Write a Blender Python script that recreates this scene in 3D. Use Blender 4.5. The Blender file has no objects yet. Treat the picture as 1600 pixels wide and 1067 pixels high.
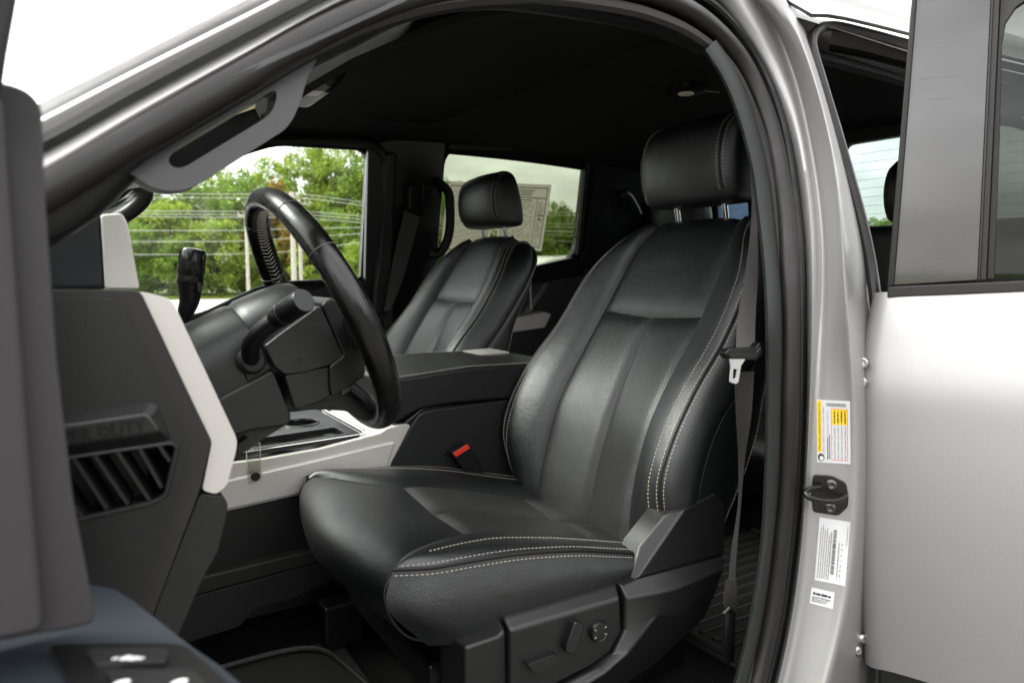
import bpy, bmesh, math, random
from mathutils import Vector as V, Matrix
from mathutils.geometry import tessellate_polygon
from mathutils.bvhtree import BVHTree
S = bpy.context.scene
COL = S.collection
rnd = random.Random(7)

# ------------------------------------------------------------------ camera
F, H = 1100.0, 1.65                       # focal length in photo pixels, eye height
YW, PT = math.radians(31.9), math.radians(5.6)
RT = V((math.cos(YW), -math.sin(YW), 0))
FW = V((math.sin(YW)*math.cos(PT), math.cos(YW)*math.cos(PT), -math.sin(PT)))
UP = V((math.sin(YW)*math.sin(PT), math.cos(YW)*math.sin(PT), math.cos(PT)))
EYE = V((0, 0, H))
cd = bpy.data.cameras.new('camera'); cam = bpy.data.objects.new('camera', cd); COL.objects.link(cam)
cam.matrix_world = Matrix(((RT.x, UP.x, -FW.x, 0), (RT.y, UP.y, -FW.y, 0), (RT.z, UP.z, -FW.z, H), (0, 0, 0, 1)))
cd.sensor_width = 36; cd.lens = F/1600*36; cd.clip_start = .02; cd.clip_end = 3000
cd.dof.use_dof = True; cd.dof.focus_distance = 1.35; cd.dof.aperture_fstop = 5.6
S.camera = cam
S.render.resolution_x, S.render.resolution_y = 1024, 682

# ------------------------------------------------------------------ world, sun, exposure
SUN_EL, SUN_AZ = math.radians(48), math.radians(302)   # azimuth clockwise from +Y
W = bpy.data.worlds.new('World'); S.world = W; W.use_nodes = True
nt = W.node_tree; nt.nodes.clear()
def nd(t, ty, **k):
    n = t.nodes.new(ty)
    for a, b in k.items(): setattr(n, a, b)
    return n
sky = nd(nt, 'ShaderNodeTexSky', sky_type='NISHITA', sun_disc=False, sun_elevation=SUN_EL, sun_rotation=SUN_AZ, dust_density=3.0, air_density=1.0)
hs = nd(nt, 'ShaderNodeHueSaturation'); hs.inputs['Saturation'].default_value = .16
tc = nd(nt, 'ShaderNodeTexCoord')
mp = nd(nt, 'ShaderNodeMapping'); mp.inputs['Scale'].default_value = (1, 1, 2.6)
cn = nd(nt, 'ShaderNodeTexNoise'); cn.inputs['Scale'].default_value = 3.2; cn.inputs['Detail'].default_value = 7; cn.inputs['Roughness'].default_value = .55
cr = nd(nt, 'ShaderNodeMapRange'); cr.inputs['From Min'].default_value = .32; cr.inputs['From Max'].default_value = .68
cr.inputs['To Min'].default_value = .62; cr.inputs['To Max'].default_value = 1.5
mx = nd(nt, 'ShaderNodeMix', data_type='RGBA', blend_type='MULTIPLY'); mx.inputs[0].default_value = 1
veil = nd(nt, 'ShaderNodeMix', data_type='RGBA'); veil.inputs[0].default_value = .5; veil.inputs[7].default_value = (6.2, 6.15, 6.05, 1)   # thin overcast
bg = nd(nt, 'ShaderNodeBackground'); bg.inputs['Strength'].default_value = .15
wo = nd(nt, 'ShaderNodeOutputWorld')
for a, b in ((sky.outputs[0], hs.inputs['Color']), (tc.outputs['Generated'], mp.inputs[0]), (mp.outputs[0], cn.inputs['Vector']), (cn.outputs[0], cr.inputs[0]), (hs.outputs[0], veil.inputs[6]), (veil.outputs[2], mx.inputs[6]), (cr.outputs[0], mx.inputs[7]), (mx.outputs[2], bg.inputs[0]), (bg.outputs[0], wo.inputs[0])):
    nt.links.new(a, b)
sl = bpy.data.lights.new('sun', 'SUN'); so = bpy.data.objects.new('sun', sl); COL.objects.link(so)
sl.energy = 1.5; sl.angle = math.radians(18); sl.color = (1, .95, .88)
sd = V((math.sin(SUN_AZ)*math.cos(SUN_EL), math.cos(SUN_AZ)*math.cos(SUN_EL), math.sin(SUN_EL)))
so.rotation_euler = sd.to_track_quat('Z', 'Y').to_euler()
S.view_settings.view_transform = 'Standard'; S.view_settings.look = 'None'
S.view_settings.exposure = 2.0; S.view_settings.gamma = 1.0
S.render.engine = 'CYCLES'
S.cycles.max_bounces = 8; S.cycles.transparent_max_bounces = 16; S.cycles.use_denoising = True
S.cycles.sample_clamp_indirect = 6

# ------------------------------------------------------------------ pixel -> point on a known plane of the truck
def ray(px, py): return FW + RT*((px-800)/F) + UP*((533.5-py)/F)
def onY(px, py, y): d = ray(px, py); return EYE + d*(y/d.y)
def onX(px, py, x): d = ray(px, py); return EYE + d*(x/d.x)
def onZ(px, py, z): d = ray(px, py); return EYE + d*((z-H)/d.z)
def onP(px, py, p0, n): d = ray(px, py); return EYE + d*((p0-EYE).dot(n)/d.dot(n))
def N(px, py, off=0.0):                   # driver side body plane with tumblehome above the belt
    y0 = .62+off; p = onY(px, py, y0)
    if p.z > 1.6: p = onP(px, py, V((0, y0, 1.6)), V((0, 1, -.4)))
    return p
def FA(px, py, off=0.0):                  # passenger side body plane
    y0 = 2.50+off; p = onY(px, py, y0)
    if p.z > 1.6: p = onP(px, py, V((0, y0, 1.6)), V((0, 1, .3)))
    return p
def fa_y(z, off=0.0): return 2.50+off-(.3*(z-1.6) if z > 1.6 else 0)

# ------------------------------------------------------------------ materials
MATS = {}
def mat(name, col, rough=.5, metal=0, spec=.5, coat=0, bump=None, noise=None, rvar=None, sheen=0, uvdots=None, ridges=None, coords='Object', coat_rough=.05):
    if name in MATS: return MATS[name]
    m = bpy.data.materials.new(name); m.use_nodes = True; t = m.node_tree; b = t.nodes['Principled BSDF']
    b.inputs['Base Color'].default_value = (*col, 1); b.inputs['Roughness'].default_value = rough
    b.inputs['Metallic'].default_value = metal; b.inputs['Specular IOR Level'].default_value = spec
    b.inputs['Coat Weight'].default_value = coat; b.inputs['Coat Roughness'].default_value = coat_rough
    b.inputs['Sheen Weight'].default_value = sheen
    c = nd(t, 'ShaderNodeTexCoord'); L = t.links.new
    last = None
    for sc, st, dist in (bump or []):
        n = nd(t, 'ShaderNodeTexNoise'); n.inputs['Scale'].default_value = sc; n.inputs['Detail'].default_value = 3
        L(c.outputs[coords], n.inputs['Vector'])
        bm = nd(t, 'ShaderNodeBump'); bm.inputs['Strength'].default_value = st; bm.inputs['Distance'].default_value = dist
        L(n.outputs[0], bm.inputs['Height'])
        if last: L(last.outputs[0], bm.inputs['Normal'])
        last = bm
    if uvdots or ridges:
        u = nd(t, 'ShaderNodeSeparateXYZ'); L(c.outputs['UV'], u.inputs[0])
        def wave(o, per, ph=0):
            a = nd(t, 'ShaderNodeMath', operation='MULTIPLY_ADD'); a.inputs[1].default_value = 2*math.pi/per; a.inputs[2].default_value = ph
            L(o, a.inputs[0]); s = nd(t, 'ShaderNodeMath', operation='SINE'); L(a.outputs[0], s.inputs[0]); return s
        if uvdots:
            s1 = wave(u.outputs[0], uvdots); s2 = wave(u.outputs[1], uvdots)
            mm = nd(t, 'ShaderNodeMath', operation='MULTIPLY'); L(s1.outputs[0], mm.inputs[0]); L(s2.outputs[0], mm.inputs[1])
            g = nd(t, 'ShaderNodeMapRange'); g.inputs[1].default_value = .35; g.inputs[2].default_value = .75; L(mm.outputs[0], g.inputs[0])
        else:
            ad = nd(t, 'ShaderNodeMath', operation='ADD'); L(u.outputs[0], ad.inputs[0])
            k = nd(t, 'ShaderNodeMath', operation='MULTIPLY'); k.inputs[1].default_value = .35; L(u.outputs[1], k.inputs[0]); L(k.outputs[0], ad.inputs[1])
            s1 = wave(ad.outputs[0], ridges); s2 = wave(u.outputs[1], ridges*.8)
            m2 = nd(t, 'ShaderNodeMath', operation='MULTIPLY_ADD'); m2.inputs[1].default_value = .35; L(s2.outputs[0], m2.inputs[0]); L(s1.outputs[0], m2.inputs[2])
            g = nd(t, 'ShaderNodeMapRange'); g.inputs[1].default_value = -.4; g.inputs[2].default_value = 1; L(m2.outputs[0], g.inputs[0])
        bm = nd(t, 'ShaderNodeBump', invert=True); bm.inputs['Strength'].default_value = 1.0; bm.inputs['Distance'].default_value = .0014
        L(g.outputs[0], bm.inputs['Height'])
        if last: L(last.outputs[0], bm.inputs['Normal'])
        last = bm
        mc = nd(t, 'ShaderNodeMix', data_type='RGBA'); mc.inputs[6].default_value = (*col, 1); mc.inputs[7].default_value = (*[x*.15 for x in col], 1)
        L(g.outputs[0], mc.inputs[0]); L(mc.outputs[2], b.inputs['Base Color'])
    if last: L(last.outputs[0], b.inputs['Normal'])
    if noise:
        sc, lo, hi = noise
        n = nd(t, 'ShaderNodeTexNoise'); n.inputs['Scale'].default_value = sc; n.inputs['Detail'].default_value = 4; L(c.outputs[coords], n.inputs['Vector'])
        r = nd(t, 'ShaderNodeMapRange'); r.inputs[1].default_value = .3; r.inputs[2].default_value = .7; L(n.outputs[0], r.inputs[0])
        mc = nd(t, 'ShaderNodeMix', data_type='RGBA'); mc.inputs[6].default_value = (*[x*lo for x in col], 1); mc.inputs[7].default_value = (*[min(1, x*hi) for x in col], 1)
        L(r.outputs[0], mc.inputs[0]); L(mc.outputs[2], b.inputs['Base Color'])
    if rvar:
        sc, lo, hi = rvar
        n = nd(t, 'ShaderNodeTexNoise'); n.inputs['Scale'].default_value = sc; n.inputs['Detail'].default_value = 5; L(c.outputs[coords], n.inputs['Vector'])
        r = nd(t, 'ShaderNodeMapRange'); r.inputs[1].default_value = .35; r.inputs[2].default_value = .65; r.inputs[3].default_value = lo; r.inputs[4].default_value = hi
        L(n.outputs[0], r.inputs[0]); L(r.outputs[0], b.inputs['Roughness'])
    MATS[name] = m; return m
def glass(name, tint, refl=1.0):
    if name in MATS: return MATS[name]
    m = bpy.data.materials.new(name); m.use_nodes = True; t = m.node_tree; t.nodes.clear()
    o = nd(t, 'ShaderNodeOutputMaterial'); mixs = nd(t, 'ShaderNodeMixShader'); tr = nd(t, 'ShaderNodeBsdfTransparent'); gl = nd(t, 'ShaderNodeBsdfGlossy'); fr = nd(t, 'ShaderNodeFresnel')
    tr.inputs[0].default_value = (*tint, 1); gl.inputs['Roughness'].default_value = .015; fr.inputs[0].default_value = 1.5
    gl.inputs[0].default_value = (refl, refl, refl, 1)
    for a, b in ((fr.outputs[0], mixs.inputs[0]), (tr.outputs[0], mixs.inputs[1]), (gl.outputs[0], mixs.inputs[2]), (mixs.outputs[0], o.inputs[0])): t.links.new(a, b)
    MATS[name] = m; return m

LEATHER = mat('black_leather', (.0031, .0036, .0044), .40, spec=1.0, bump=[(560, .95, .0008), (38, .22, .004), (9, .2, .01)], rvar=(420, .34, .46))
LEATHER2 = mat('black_leather_smooth', (.012, .012, .012), .34, spec=.55, bump=[(1100, .15, .0004)], rvar=(25, .27, .42))
PERF = mat('perforated_leather', (.006, .0062, .0065), .43, spec=1.0, bump=[(600, .5, .0008), (38, .2, .004)], uvdots=.0072)
RIDGE = mat('ribbed_leather', (.010, .010, .010), .44, spec=.7, bump=[(30, .2, .004)], ridges=.0048)
PIPE = mat('leather_welt', (.003, .003, .003), .6)
THREAD = mat('cream_thread', (.45, .41, .34), .8)
PLAS = mat('dark_grey_plastic', (.0085, .0083, .0084), .40, spec=.62, bump=[(900, .5, .0005)], noise=(500, .8, 1.25))
PLASB = mat('black_plastic', (.004, .004, .0043), .36, spec=.55, bump=[(1100, .25, .0004)])
PLASG = mat('mid_grey_plastic', (.020, .0185, .0178), .52, spec=.45, bump=[(1300, .35, .0005)])
SWITCH = mat('switch_plastic', (.006, .006, .0062), .28, spec=.7)
PLASGL = mat('gloss_black_plastic', (.010, .010, .010), .18, spec=.5)
HARD = mat('pillar_trim_plastic', (.014, .0155, .0145), .52, spec=.4, bump=[(600, .6, .0007)])
DOORTRIM = mat('door_trim_plastic', (.040, .037, .038), .55, spec=.4, bump=[(700, .2, .0006)])
DOORBLUE = mat('door_pad_vinyl', (.018, .024, .030), .5, spec=.45, bump=[(700, .2, .0006)])
SATIN = mat('satin_silver_trim', (.74, .70, .66), .40, metal=.45, spec=.5, bump=[(1500, .1, .0003)])
RUBBER = mat('black_rubber', (.005, .005, .0048), .45, spec=.4, rvar=(30, .4, .6))
FLOCK = mat('flocked_rubber', (.014, .013, .010), .6, spec=.35, bump=[(500, .3, .001)])
RUBGREY = mat('weathered_rubber', (.012, .0102, .0096), .38, spec=.45, rvar=(18, .36, .5))
PAINT = mat('silver_paint', (.40, .394, .385), .50, metal=.7, coat=.3, noise=(900, .93, 1.07), coat_rough=.12)
GAP = mat('dark_joint', (.012, .012, .012), .7)
TONGUE = mat('brushed_tongue', (.70, .70, .68), .35, metal=.6)
CHROME = mat('chrome', (.75, .75, .75), .12, metal=1)
STEEL = mat('zinc_steel', (.55, .55, .56), .28, metal=1, noise=(60, .7, 1.1))
BLACKMET = mat('black_oxide_metal', (.005, .0045, .004), .28, spec=.6, bump=[(200, .3, .001)])
HEAD = mat('headliner_cloth', (.008, .008, .008), .95, spec=.2, bump=[(900, .4, .0008)])
CARPET = mat('black_carpet', (.012, .012, .012), 1, spec=.1, bump=[(500, .8, .003)], noise=(300, .5, 1.6))
MATRUB = mat('floor_mat_rubber', (.030, .029, .028), .5, spec=.4, bump=[(300, .2, .001)])
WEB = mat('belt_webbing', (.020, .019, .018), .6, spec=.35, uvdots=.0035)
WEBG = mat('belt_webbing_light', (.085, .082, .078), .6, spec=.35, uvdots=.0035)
RED = mat('red_button', (.75, .045, .02), .4)
PAPER = mat('white_label', (.66, .66, .66), .5)
SHEET = mat('printed_paper', (.92, .87, .83), .8)
_t = SHEET.node_tree; _tr = nd(_t, 'ShaderNodeBsdfTranslucent'); _tr.inputs[0].default_value = (.97, .93, .89, 1); _mx = nd(_t, 'ShaderNodeMixShader'); _mx.inputs[0].default_value = .95
_t.links.new(_t.nodes['Principled BSDF'].outputs[0], _mx.inputs[1]); _t.links.new(_tr.outputs[0], _mx.inputs[2]); _t.links.new(_mx.outputs[0], _t.nodes['Material Output'].inputs[0])
YEL = mat('yellow_print', (.85, .58, .02), .5)
PINK = mat('red_print', (.75, .16, .16), .5)
INK = mat('black_print', (.03, .03, .03), .6)
SHEETINK = mat('sheet_print', (.45, .42, .40), .8)
GREYINK = mat('grey_print', (.28, .27, .27), .7)
BLUEINK = mat('blue_print', (.22, .30, .40), .7)
BEIGE = mat('visor_label_paper', (.60, .50, .30), .6)
CLEARG = glass('clear_glass', (.90, .93, .91))
TINT = glass('privacy_glass', (.50, .53, .455), .8)
PLASTCLEAR = glass('clear_acrylic', (.92, .92, .89))
GLOSS = mat('gloss_applique', (.030, .028, .028), .10, spec=.6, coat=1, rvar=(9, .09, .16), bump=[(6, .03, .01)])
WHITEP = mat('white_car_paint', (.75, .75, .75), .3, coat=1)
LENS = mat('lamp_lens', (.7, .66, .58), .2, coat=1)

# ------------------------------------------------------------------ mesh helpers
ORG = {}
def thing(name, label, cat, loc=(0, 0, 0), group=None):
    o = bpy.data.objects.new(name, None); COL.objects.link(o); o.location = loc; o.empty_display_size = .1
    o['label'] = label; o['category'] = cat
    if group: o['group'] = group
    ORG[o.name] = V(loc); return o
class MB:
    def __init__(s): s.v = []; s.f = []; s.uv = []; s.m = []
    def add(s, v, f, uv=None, m=0):
        k = len(s.v); s.v += [V(a) for a in v]; s.f += [tuple(i+k for i in q) for q in f]
        s.uv += list(uv) if uv else [(0, 0)]*len(v); s.m += [m]*len(f); return s
def mk(name, g, m, parent=None, bevel=0, seg=3, sharp=35, smooth=True, label=None, cat=None, group=None, kind=None):
    """one mesh object out of (verts, faces) or an MB; its origin sits at its middle"""
    if not isinstance(g, MB): g = MB().add(*g)
    if WRAP: g.v = [wrap_pt(p) for p in g.v]
    lo = V([min(a[i] for a in g.v) for i in range(3)]); hi = V([max(a[i] for a in g.v) for i in range(3)])
    c = (lo+hi)/2
    if parent is None: c.z = lo.z
    me = bpy.data.meshes.new(name); me.from_pydata([tuple(a-c) for a in g.v], [], g.f); me.update()
    ms = m if isinstance(m, (list, tuple)) else [m]
    for q in ms: me.materials.append(q)
    if any(g.m): me.polygons.foreach_set('material_index', g.m)
    if any(u != (0, 0) for u in g.uv):
        ul = me.uv_layers.new(name='UVMap')
        for l in me.loops: ul.data[l.index].uv = g.uv[l.vertex_index]
    me.validate()
    if smooth:
        me.polygons.foreach_set('use_smooth', [True]*len(me.polygons))
        if not bevel: me.set_sharp_from_angle(angle=math.radians(sharp))
    o = bpy.data.objects.new(name, me); COL.objects.link(o)
    ORG[o.name] = c
    if parent is not None: o.parent = parent; o.location = c-ORG[parent.name]
    else: o.location = c
    if bevel:
        b = o.modifiers.new('bevel', 'BEVEL'); b.width = bevel; b.segments = seg; b.limit_method = 'ANGLE'; b.angle_limit = math.radians(28); b.harden_normals = True
    if label: o['label'] = label
    if cat: o['category'] = cat
    if group: o['group'] = group
    if kind: o['kind'] = kind
    return o
def cat_rom(P, n):
    """n points evenly spaced along a smooth curve through P"""
    P = [V(p) for p in P]
    if len(P) == 2: return [P[0].lerp(P[1], i/(n-1)) for i in range(n)]
    Q = [P[0]*2-P[1]]+P+[P[-1]*2-P[-2]]; out = []
    for i in range(len(P)-1):
        a, b, c, d = Q[i:i+4]
        t1 = (b-a).length**.5+1e-9; t2 = (c-b).length**.5+1e-9; t3 = (d-c).length**.5+1e-9
        m1 = (c-b)+t2*((b-a)/t1-(c-a)/(t1+t2)); m2 = (c-b)+t2*((d-c)/t3-(d-b)/(t2+t3))
        for k in range(16):
            t = k/16; out.append(b*(2*t**3-3*t*t+1)+m1*(t**3-2*t*t+t)+c*(3*t*t-2*t**3)+m2*(t**3-t*t))
    out.append(P[-1]); return resample(out, n)
def cat_seg(P, m):
    """m even steps inside every segment of a smooth curve through P"""
    if len(P) == 2: return [P[0].lerp(P[1], k/m) for k in range(m+1)]
    Q = [P[0]*2-P[1]]+P+[P[-1]*2-P[-2]]; out = []
    for i in range(len(P)-1):
        a, b, c, d = Q[i:i+4]; t1 = (b-a).length**.5+1e-9; t2 = (c-b).length**.5+1e-9; t3 = (d-c).length**.5+1e-9
        m1 = (c-b)+t2*((b-a)/t1-(c-a)/(t1+t2)); m2 = (c-b)+t2*((d-c)/t3-(d-b)/(t2+t3))
        for k in range(m):
            t = k/m; out.append(b*(2*t**3-3*t*t+1)+m1*(t**3-2*t*t+t)+c*(3*t*t-2*t**3)+m2*(t**3-t*t))
    return out+[P[-1]]
def resample(P, n):
    L = [0]
    for a, b in zip(P, P[1:]): L.append(L[-1]+(b-a).length)
    out = []; j = 0
    for i in range(n):
        t = L[-1]*i/(n-1)
        while j < len(P)-2 and L[j+1] < t: j += 1
        out.append(P[j].lerp(P[j+1], (t-L[j])/max(1e-9, L[j+1]-L[j])))
    return out
def grid(rows, closeu=False, uv=True):
    nv, nu = len(rows), len(rows[0]); v = [p for r in rows for p in r]; f = []
    for i in range(nv-1):
        for j in range(nu if closeu else nu-1):
            k = (j+1) % nu; f.append((i*nu+j, i*nu+k, (i+1)*nu+k, (i+1)*nu+j))
    uvs = []
    for i, r in enumerate(rows):
        a = 0
        for j, p in enumerate(r):
            if j: a += (r[j]-r[j-1]).length
            uvs.append([a, 0])
        w = a/2
        for j in range(nu): uvs[i*nu+j][0] -= w
    acc = 0
    for i in range(nv):
        if i: acc += (rows[i][nu//2]-rows[i-1][nu//2]).length
        for j in range(nu): uvs[i*nu+j][1] = acc
    return v, f, [tuple(a) for a in uvs]
def frames(P, closed=False):
    n = len(P); T = []
    for i in range(n):
        a = P[i-1] if (i or closed) else P[0]; b = P[(i+1) % n] if (i < n-1 or closed) else P[-1]
        T.append((b-a).normalized())
    u = T[0].orthogonal().normalized(); out = []
    for i in range(n):
        u = (u-T[i]*u.dot(T[i])).normalized(); out.append((T[i], u.copy(), T[i].cross(u)))
    return out
def tube(P, r, n=10, closed=False, caps=True, flat=None):
    """round bar along P; flat=(dir, k) squashes it by k along dir"""
    P = [V(p) for p in P]; fr = frames(P, closed); rows = []
    for i, p in enumerate(P):
        R = r[i] if isinstance(r, (list, tuple)) else r; ring = []
        for j in range(n):
            a = 2*math.pi*j/n; q = (fr[i][1]*math.cos(a)+fr[i][2]*math.sin(a))*R
            if flat: q -= flat[0]*(q.dot(flat[0])*(1-flat[1]))
            ring.append(p+q)
        rows.append(ring)
    if closed: rows.append(rows[0])
    v, f, uv = grid(rows, True)
    if caps and not closed:
        m = len(v); f.append(tuple(reversed(range(n)))); f.append(tuple(range(m-n, m)))
    return v, f, uv
def prism(poly, vec):
    poly = [V(p) for p in poly]; n = len(poly); vec = V(vec)
    nn = V((0, 0, 0))
    for i in range(n): nn += poly[i].cross(poly[(i+1) % n])
    if nn.dot(vec) > 0: poly.reverse()
    v = poly+[p+vec for p in poly]
    f = [tuple(range(n)), tuple(reversed(range(n, 2*n)))]+[((i+1) % n, i, i+n, (i+1) % n+n) for i in range(n)]
    return v, f
def plate(outer, holes, vec):
    """flat board with holes, thickness vec"""
    vec = V(vec); loops = [[V(p) for p in outer]]+[[V(p) for p in h] for h in holes]
    tri = tessellate_polygon(loops); pts = [p for l in loops for p in l]; n = len(pts)
    v = pts+[p+vec for p in pts]; f = []
    for a, b, c in tri:
        nn = (pts[b]-pts[a]).cross(pts[c]-pts[a])
        if nn.dot(vec) > 0: a, b = b, a
        f.append((a, b, c)); f.append((c+n, b+n, a+n))
    k = 0
    for l in loops:
        m = len(l)
        for i in range(m): f.append((k+i, k+(i+1) % m, k+(i+1) % m+n, k+i+n))
        k += m
    bm = bmesh.new(); bv = [bm.verts.new(p) for p in v]
    for q in f:
        try: bm.faces.new([bv[i] for i in q])
        except ValueError: pass
    bmesh.ops.recalc_face_normals(bm, faces=bm.faces[:])
    f2 = [tuple(x.index for x in fc.verts) for fc in bm.faces] if not bm.verts.index_update() else []
    bm.free(); return v, f2
def box(c, s, ax=None):
    c = V(c); ax = ax or (V((1, 0, 0)), V((0, 1, 0)), V((0, 0, 1)))
    v = [c+ax[0]*(s[0]*a/2)+ax[1]*(s[1]*b/2)+ax[2]*(s[2]*d/2) for a in (-1, 1) for b in (-1, 1) for d in (-1, 1)]
    f = [(0, 1, 3, 2), (4, 6, 7, 5), (0, 4, 5, 1), (2, 3, 7, 6), (0, 2, 6, 4), (1, 5, 7, 3)]
    if ax[0].cross(ax[1]).dot(ax[2]) < 0: f = [tuple(reversed(q)) for q in f]
    return v, f
def lathe(c, axis, prof, n=24):
    axis = V(axis).normalized(); u = axis.orthogonal().normalized(); w = axis.cross(u); rows = []
    for r, h in prof: rows.append([V(c)+axis*h+(u*math.cos(2*math.pi*j/n)+w*math.sin(2*math.pi*j/n))*r for j in range(n)])
    v, f, uv = grid(rows, True); m = len(v)
    f.append(tuple(reversed(range(n)))); f.append(tuple(range(m-n, m)))
    return v, f
def roundpoly(P, r, n=5):
    """round every corner of polygon P with radius r (float or list)"""
    P = [V(p) for p in P]; out = []; m = len(P)
    for i, p in enumerate(P):
        R = r[i] if isinstance(r, (list, tuple)) else r
        a = P[i-1]; b = P[(i+1) % m]; la, lb = (a-p).length, (b-p).length
        d = min(R, la*.48, lb*.48); p0 = p+(a-p)/la*d; p1 = p+(b-p)/lb*d
        if R <= 0: out.append(p); continue
        for k in range(n+1):
            t = k/n; out.append(p0*(1-t)**2+p*(2*t*(1-t))+p1*t*t)
    return out
def loft(curves, n, m=1, ease=0):
    """surface over a list of curves, each smoothed to n points, m rows between neighbours"""
    C = [cat_rom(c, n) for c in curves]; rows = []
    for _ in range(ease):
        C = [[c[0]]+[(c[i-1]+c[i]*2+c[i+1])/4 for i in range(1, n-1)]+[c[-1]] for c in C]
    cols = []
    for i in range(n):
        pts = [c[i] for c in C]
        cols.append(pts if m == 1 else cat_seg(pts, m))
    return grid([[cols[i][k] for k in range(len(cols[0]))] for i in range(n)])
def thick(g, d):
    """give an open grid a thickness d along its normals (solid shell)"""
    v, f = g[0], g[1]
    me = bpy.data.meshes.new('t'); me.from_pydata([tuple(p) for p in v], [], f); me.update()
    nr = [V(x.normal) for x in me.vertices]; bpy.data.meshes.remove(me); n = len(v)
    cnt = {}
    for q in f:
        for a, b in zip(q, q[1:]+q[:1]): cnt[(a, b)] = 1
    f2 = list(f)+[tuple(i+n for i in reversed(q)) for q in f]+[(b, a, a+n, b+n) for (a, b) in cnt if (b, a) not in cnt]
    return list(v)+[p-nr[i]*d for i, p in enumerate(v)], f2, (list(g[2])*2 if len(g) > 2 else [(0, 0)]*2*n)
def stitches(mb, P, L=.0048, gap=.0024, r=.0008, nrm=None):
    tot = sum((b-a).length for a, b in zip(P, P[1:])); n = max(2, int(tot/(L+gap)))
    Q = resample(P, n*2+1)
    for i in range(n):
        a = Q[2*i]; b = a.lerp(Q[2*i+1], 1.25); t = (b-a).normalized(); u = t.orthogonal().normalized(); w = t.cross(u)
        v = []
        for p, k in ((a, .5), (a.lerp(b, .3), 1), (a.lerp(b, .7), 1), (b, .5)):
            for s in range(4):
                an = math.pi*s/2; v.append(p+(u*math.cos(an)+w*math.sin(an))*r*k)
        f = [(3, 2, 1, 0), (12, 13, 14, 15)]
        for ring in range(3):
            for s in range(4): f.append((ring*4+s, ring*4+(s+1) % 4, ring*4+4+(s+1) % 4, ring*4+4+s))
        mb.add(v, f)
def textgeo(s, frame, width=None, size=None, depth=.0):
    """flat lettering: frame = (origin, along, up); width or size in metres"""
    cu = bpy.data.curves.new('txt', 'FONT'); cu.body = s; cu.size = 1; cu.resolution_u = 2
    if depth: cu.extrude = depth/2
    ob = bpy.data.objects.new('txt', cu); COL.objects.link(ob)
    dg = bpy.context.evaluated_depsgraph_get(); dg.update()
    me = bpy.data.meshes.new_from_object(ob.evaluated_get(dg))
    vs = [V(x.co) for x in me.vertices]; fs = [tuple(p.vertices) for p in me.polygons]
    bpy.data.objects.remove(ob); bpy.data.curves.remove(cu); bpy.data.meshes.remove(me)
    x0 = min(p.x for p in vs); x1 = max(p.x for p in vs)
    k = (width/(x1-x0)) if width else size
    kh = size if (width and size) else k
    o, a, u = frame; nn = a.cross(u).normalized()
    return [o+a*((p.x-x0)*k)+u*(p.y*kh)+nn*p.z for p in vs], fs
def quad(o, a, u, x0, y0, x1, y1):
    nx = max(1, int((x1-x0)/.005)); ny = max(1, int((y1-y0)/.005)); v = []; f = []
    for i in range(nx+1):
        for j in range(ny+1): v.append(o+a*(x0+(x1-x0)*i/nx)+u*(y0+(y1-y0)*j/ny))
    for i in range(nx):
        for j in range(ny): k = i*(ny+1)+j; f.append((k, k+ny+1, k+ny+2, k+1))
    return v, f
WRAP = None
def wrap_pt(p):
    """lay a sticker point onto the curved panel below it"""
    t, n, o = WRAP; h = (p-o).dot(n); r = t.ray_cast(p+n*.06, -n)
    return r[0]+n*(h+.0009) if r[0] is not None else p
def tops(o, kind=None):
    return o
def copy_tree(o, parent=None):
    c = o.copy(); COL.objects.link(c)
    if parent is not None: c.parent = parent
    for ch in list(o.children): copy_tree(ch, c)
    return c
def off(P, d): return [p+V(d) for p in P]
# ------------------------------------------------------------------ ground outside
gz = 0.0
ASPH = mat('pale_concrete', (.42, .39, .35), .85, spec=.2, bump=[(3, .2, .01)], noise=(.6, .82, 1.1))  # pale concrete base colour of the road
def flat(name, x0, y0, x1, y1, z, m, kind='structure'):
    o = mk(name, ([V((x0, y0, z)), V((x1, y0, z)), V((x1, y1, z)), V((x0, y1, z))], [(0, 1, 2, 3)]), m, kind=kind); return o
flat('ground', -900, -900, 900, 1200, -.02, mat('far_field', (.10, .13, .05), .95, spec=.1, noise=(.05, .7, 1.3)))
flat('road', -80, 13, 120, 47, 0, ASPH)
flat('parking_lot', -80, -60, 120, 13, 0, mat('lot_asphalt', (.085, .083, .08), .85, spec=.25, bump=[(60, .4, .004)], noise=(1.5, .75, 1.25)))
# ------------------------------------------------------------------ the truck shell
TR = thing('pickup_truck', 'silver crew cab pickup truck with both near side doors open, showing its black cabin', 'truck', (.9, 1.55, 0))
def bdeep(L, k=.045): return [(x, y, k*min(1, max(0, (x-1040)/150)) if y > -30 else 0) for x, y in L]
def NC(L, o=0): return [N(p[0], p[1], o+(p[2] if len(p) > 2 else 0)) for p in L]
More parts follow.
